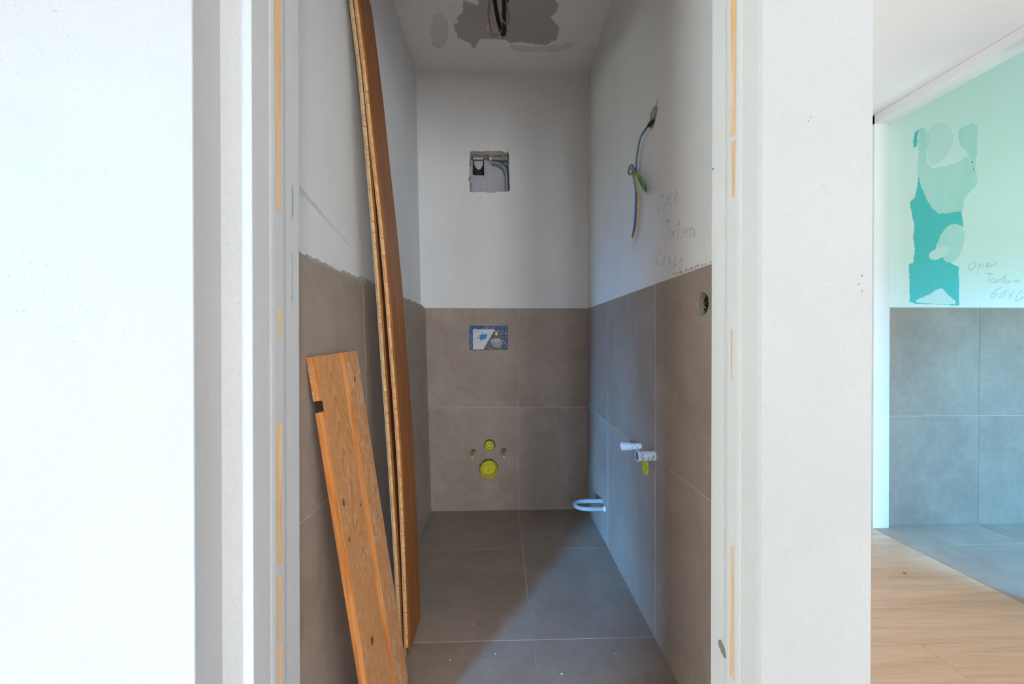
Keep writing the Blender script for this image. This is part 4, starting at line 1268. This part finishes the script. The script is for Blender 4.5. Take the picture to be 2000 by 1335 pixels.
hl = thing('bent_hose', (0.45, 2.04, 0.17), 'pale blue bent hose looping out of the right wall near the floor', 'hose')
hz = 0.181
pts = [(XR + 0.02, 2.070, 0.190), (0.48, 2.072, 0.190), (0.43, 2.072, 0.189), (0.405, 2.068, 0.188), (0.390, 2.058, 0.186), (0.385, 2.045, 0.183), (0.389, 2.031, 0.180), (0.403, 2.019, 0.177), (0.43, 2.013, 0.175), (0.48, 2.012, 0.174), (0.530, 2.012, 0.174)]
mk('hose_body', *tube(catmull(pts, 5), 0.0105, 14), 'hose', hl, smooth=True)
mk('cut_end', *lathe((0.531, 2.012, 0.174), (1, 0, 0), [(-0.008, 0.0122), (0.001, 0.0122), (0.001, 0.0)], 16), 'white_tape', hl)
ws = thing('wall_sleeve', (XR, 2.207, 0.145), 'small blue grey ring around a dark hole near the corner, beyond the bent hose', 'pipe sleeve')
mk('ring', *lathe((XR + 0.012, 2.207, 0.163), (-1, 0, 0), [(0, 0.0165), (0.013, 0.0165), (0.0145, 0.020), (0.0155, 0.020), (0.0155, 0.0135), (0.002, 0.0130), (0.002, 0.0)], 26), 'grey_plastic', ws)
mk('bore_shade', *lathe((XR + 0.0102, 2.207, 0.163), (-1, 0, 0), [(0, 0.0128), (0.0008, 0.0128), (0.0008, 0.0)], 20), 'dark', ws)  # black disc painted in for the shade inside the hole

# ---- flush-mounted socket boxes
for (sy, sz), lab in zip(SOCK, ('round recessed socket box in the right wall, whole rim visible', 'round recessed socket box half hidden behind the door jamb')):
    t = thing('socket_box', (XR, sy, sz - 0.034), lab, 'socket box', 'socket boxes in the right wall')
    mk('box_shell', *lathe((XR, sy, sz), (-1, 0, 0), [(-0.050, 0.0), (-0.050, 0.0335), (-0.001, 0.0345), (-0.001, 0.0315), (-0.006, 0.0300), (-0.014, 0.0295), (-0.046, 0.0285), (-0.046, 0.0)], 32), 'beige', t)
    mk('inside_shade', *lathe((XR + 0.046, sy, sz), (-1, 0, 0), [(0, 0.0282), (0.028, 0.0284), (0.028, 0.0)], 26), 'black', t)  # black filler, its colour stands for shade inside the box
    mk('wire_loop', *tube(catmull([(XR + 0.030, sy + 0.012, sz - 0.010), (XR + 0.012, sy + 0.006, sz - 0.004), (XR + 0.010, sy - 0.008, sz + 0.004), (XR + 0.030, sy - 0.014, sz + 0.012)], 5), 0.003, 8), 'black', t, smooth=True)
    mk('plaster_splash', *lathe((XR + 0.0185, sy + 0.016, sz - 0.002), (-1, 0, 0), [(0, 0.009), (0.003, 0.007), (0.004, 0.0)], 9), 'beige', t)

# ---- small green plug on the far edge of the right jamb
pg = mk('screw_plug', *lathe((XJ1 + 0.002, 0.8555, 1.3985), (-1, 0, 0), [(0, 0.0022), (0.002, 0.0022), (0.0035, 0.0012)], 10), 'green')
tag(pg, 'tiny green plastic plug on the far edge of the right door jamb', 'plug')

# ---- crumbs of plaster lying on the floor tiles
proto = None
rn = random.Random(11)
spots = [(0.33, 2.17, 0.004, 'white crumb on the floor tiles in front of the bent hose, largest there'),
         (0.41, 2.07, 0.003, 'small white crumb on the floor under the bent hose, by the right wall'),
         (0.40, 1.62, 0.003, 'lone white crumb on the floor tile near the foot of the right wall'),
         (-0.10, 1.45, 0.003, 'small white crumb on the floor tile right of the tall floorboards'),
         (0.02, 1.42, 0.0025, 'tiny white crumb on the floor tile left of the long middle joint'),
         (-0.16, 1.29, 0.003, 'white crumb on the floor beside the foot of the tall floorboards'),
         (-0.015, 1.31, 0.003, 'white crumb on the nearest floor tile, left of the middle joint'),
         (0.19, 1.225, 0.004, 'pale crumb lying nearest the doorway, right of the middle joint'),
         (0.38, 1.30, 0.0025, 'tiny white crumb on the nearest right floor tile by the wall')]
for (x, y, r, lab) in spots:
    if proto is None:
        bm = bmesh.new()
        bmesh.ops.create_icosphere(bm, subdivisions=1, radius=1.0)
        for q in bm.verts:
            q.co *= rn.uniform(0.7, 1.15)
            q.co.z = max(q.co.z * 0.7 + 0.5, 0.0)
        me = bpy.data.meshes.new('plaster_crumb')
        bm.to_mesh(me)
        bm.free()
        me.materials.append(M['crumb'])
        proto = bpy.data.objects.new('plaster_crumb', me)
        COL.objects.link(proto)
        o = proto
    else:
        o = proto.copy()
        COL.objects.link(o)
    o.location = (x, y, 0.0)
    o.scale = (r, r * rn.uniform(0.6, 1.0), r * 0.8)
    o.rotation_euler = (0, 0, rn.uniform(0, 6))
    tag(o, lab, 'crumb', 'plaster crumbs on the floor tiles')
rp = mk('plastic_chip', *box(1.78, 1.789, 1.705, 1.713, 0.0, 0.003), 'red')
tag(rp, 'tiny red plastic chip on the oak floor in the hall', 'chip')
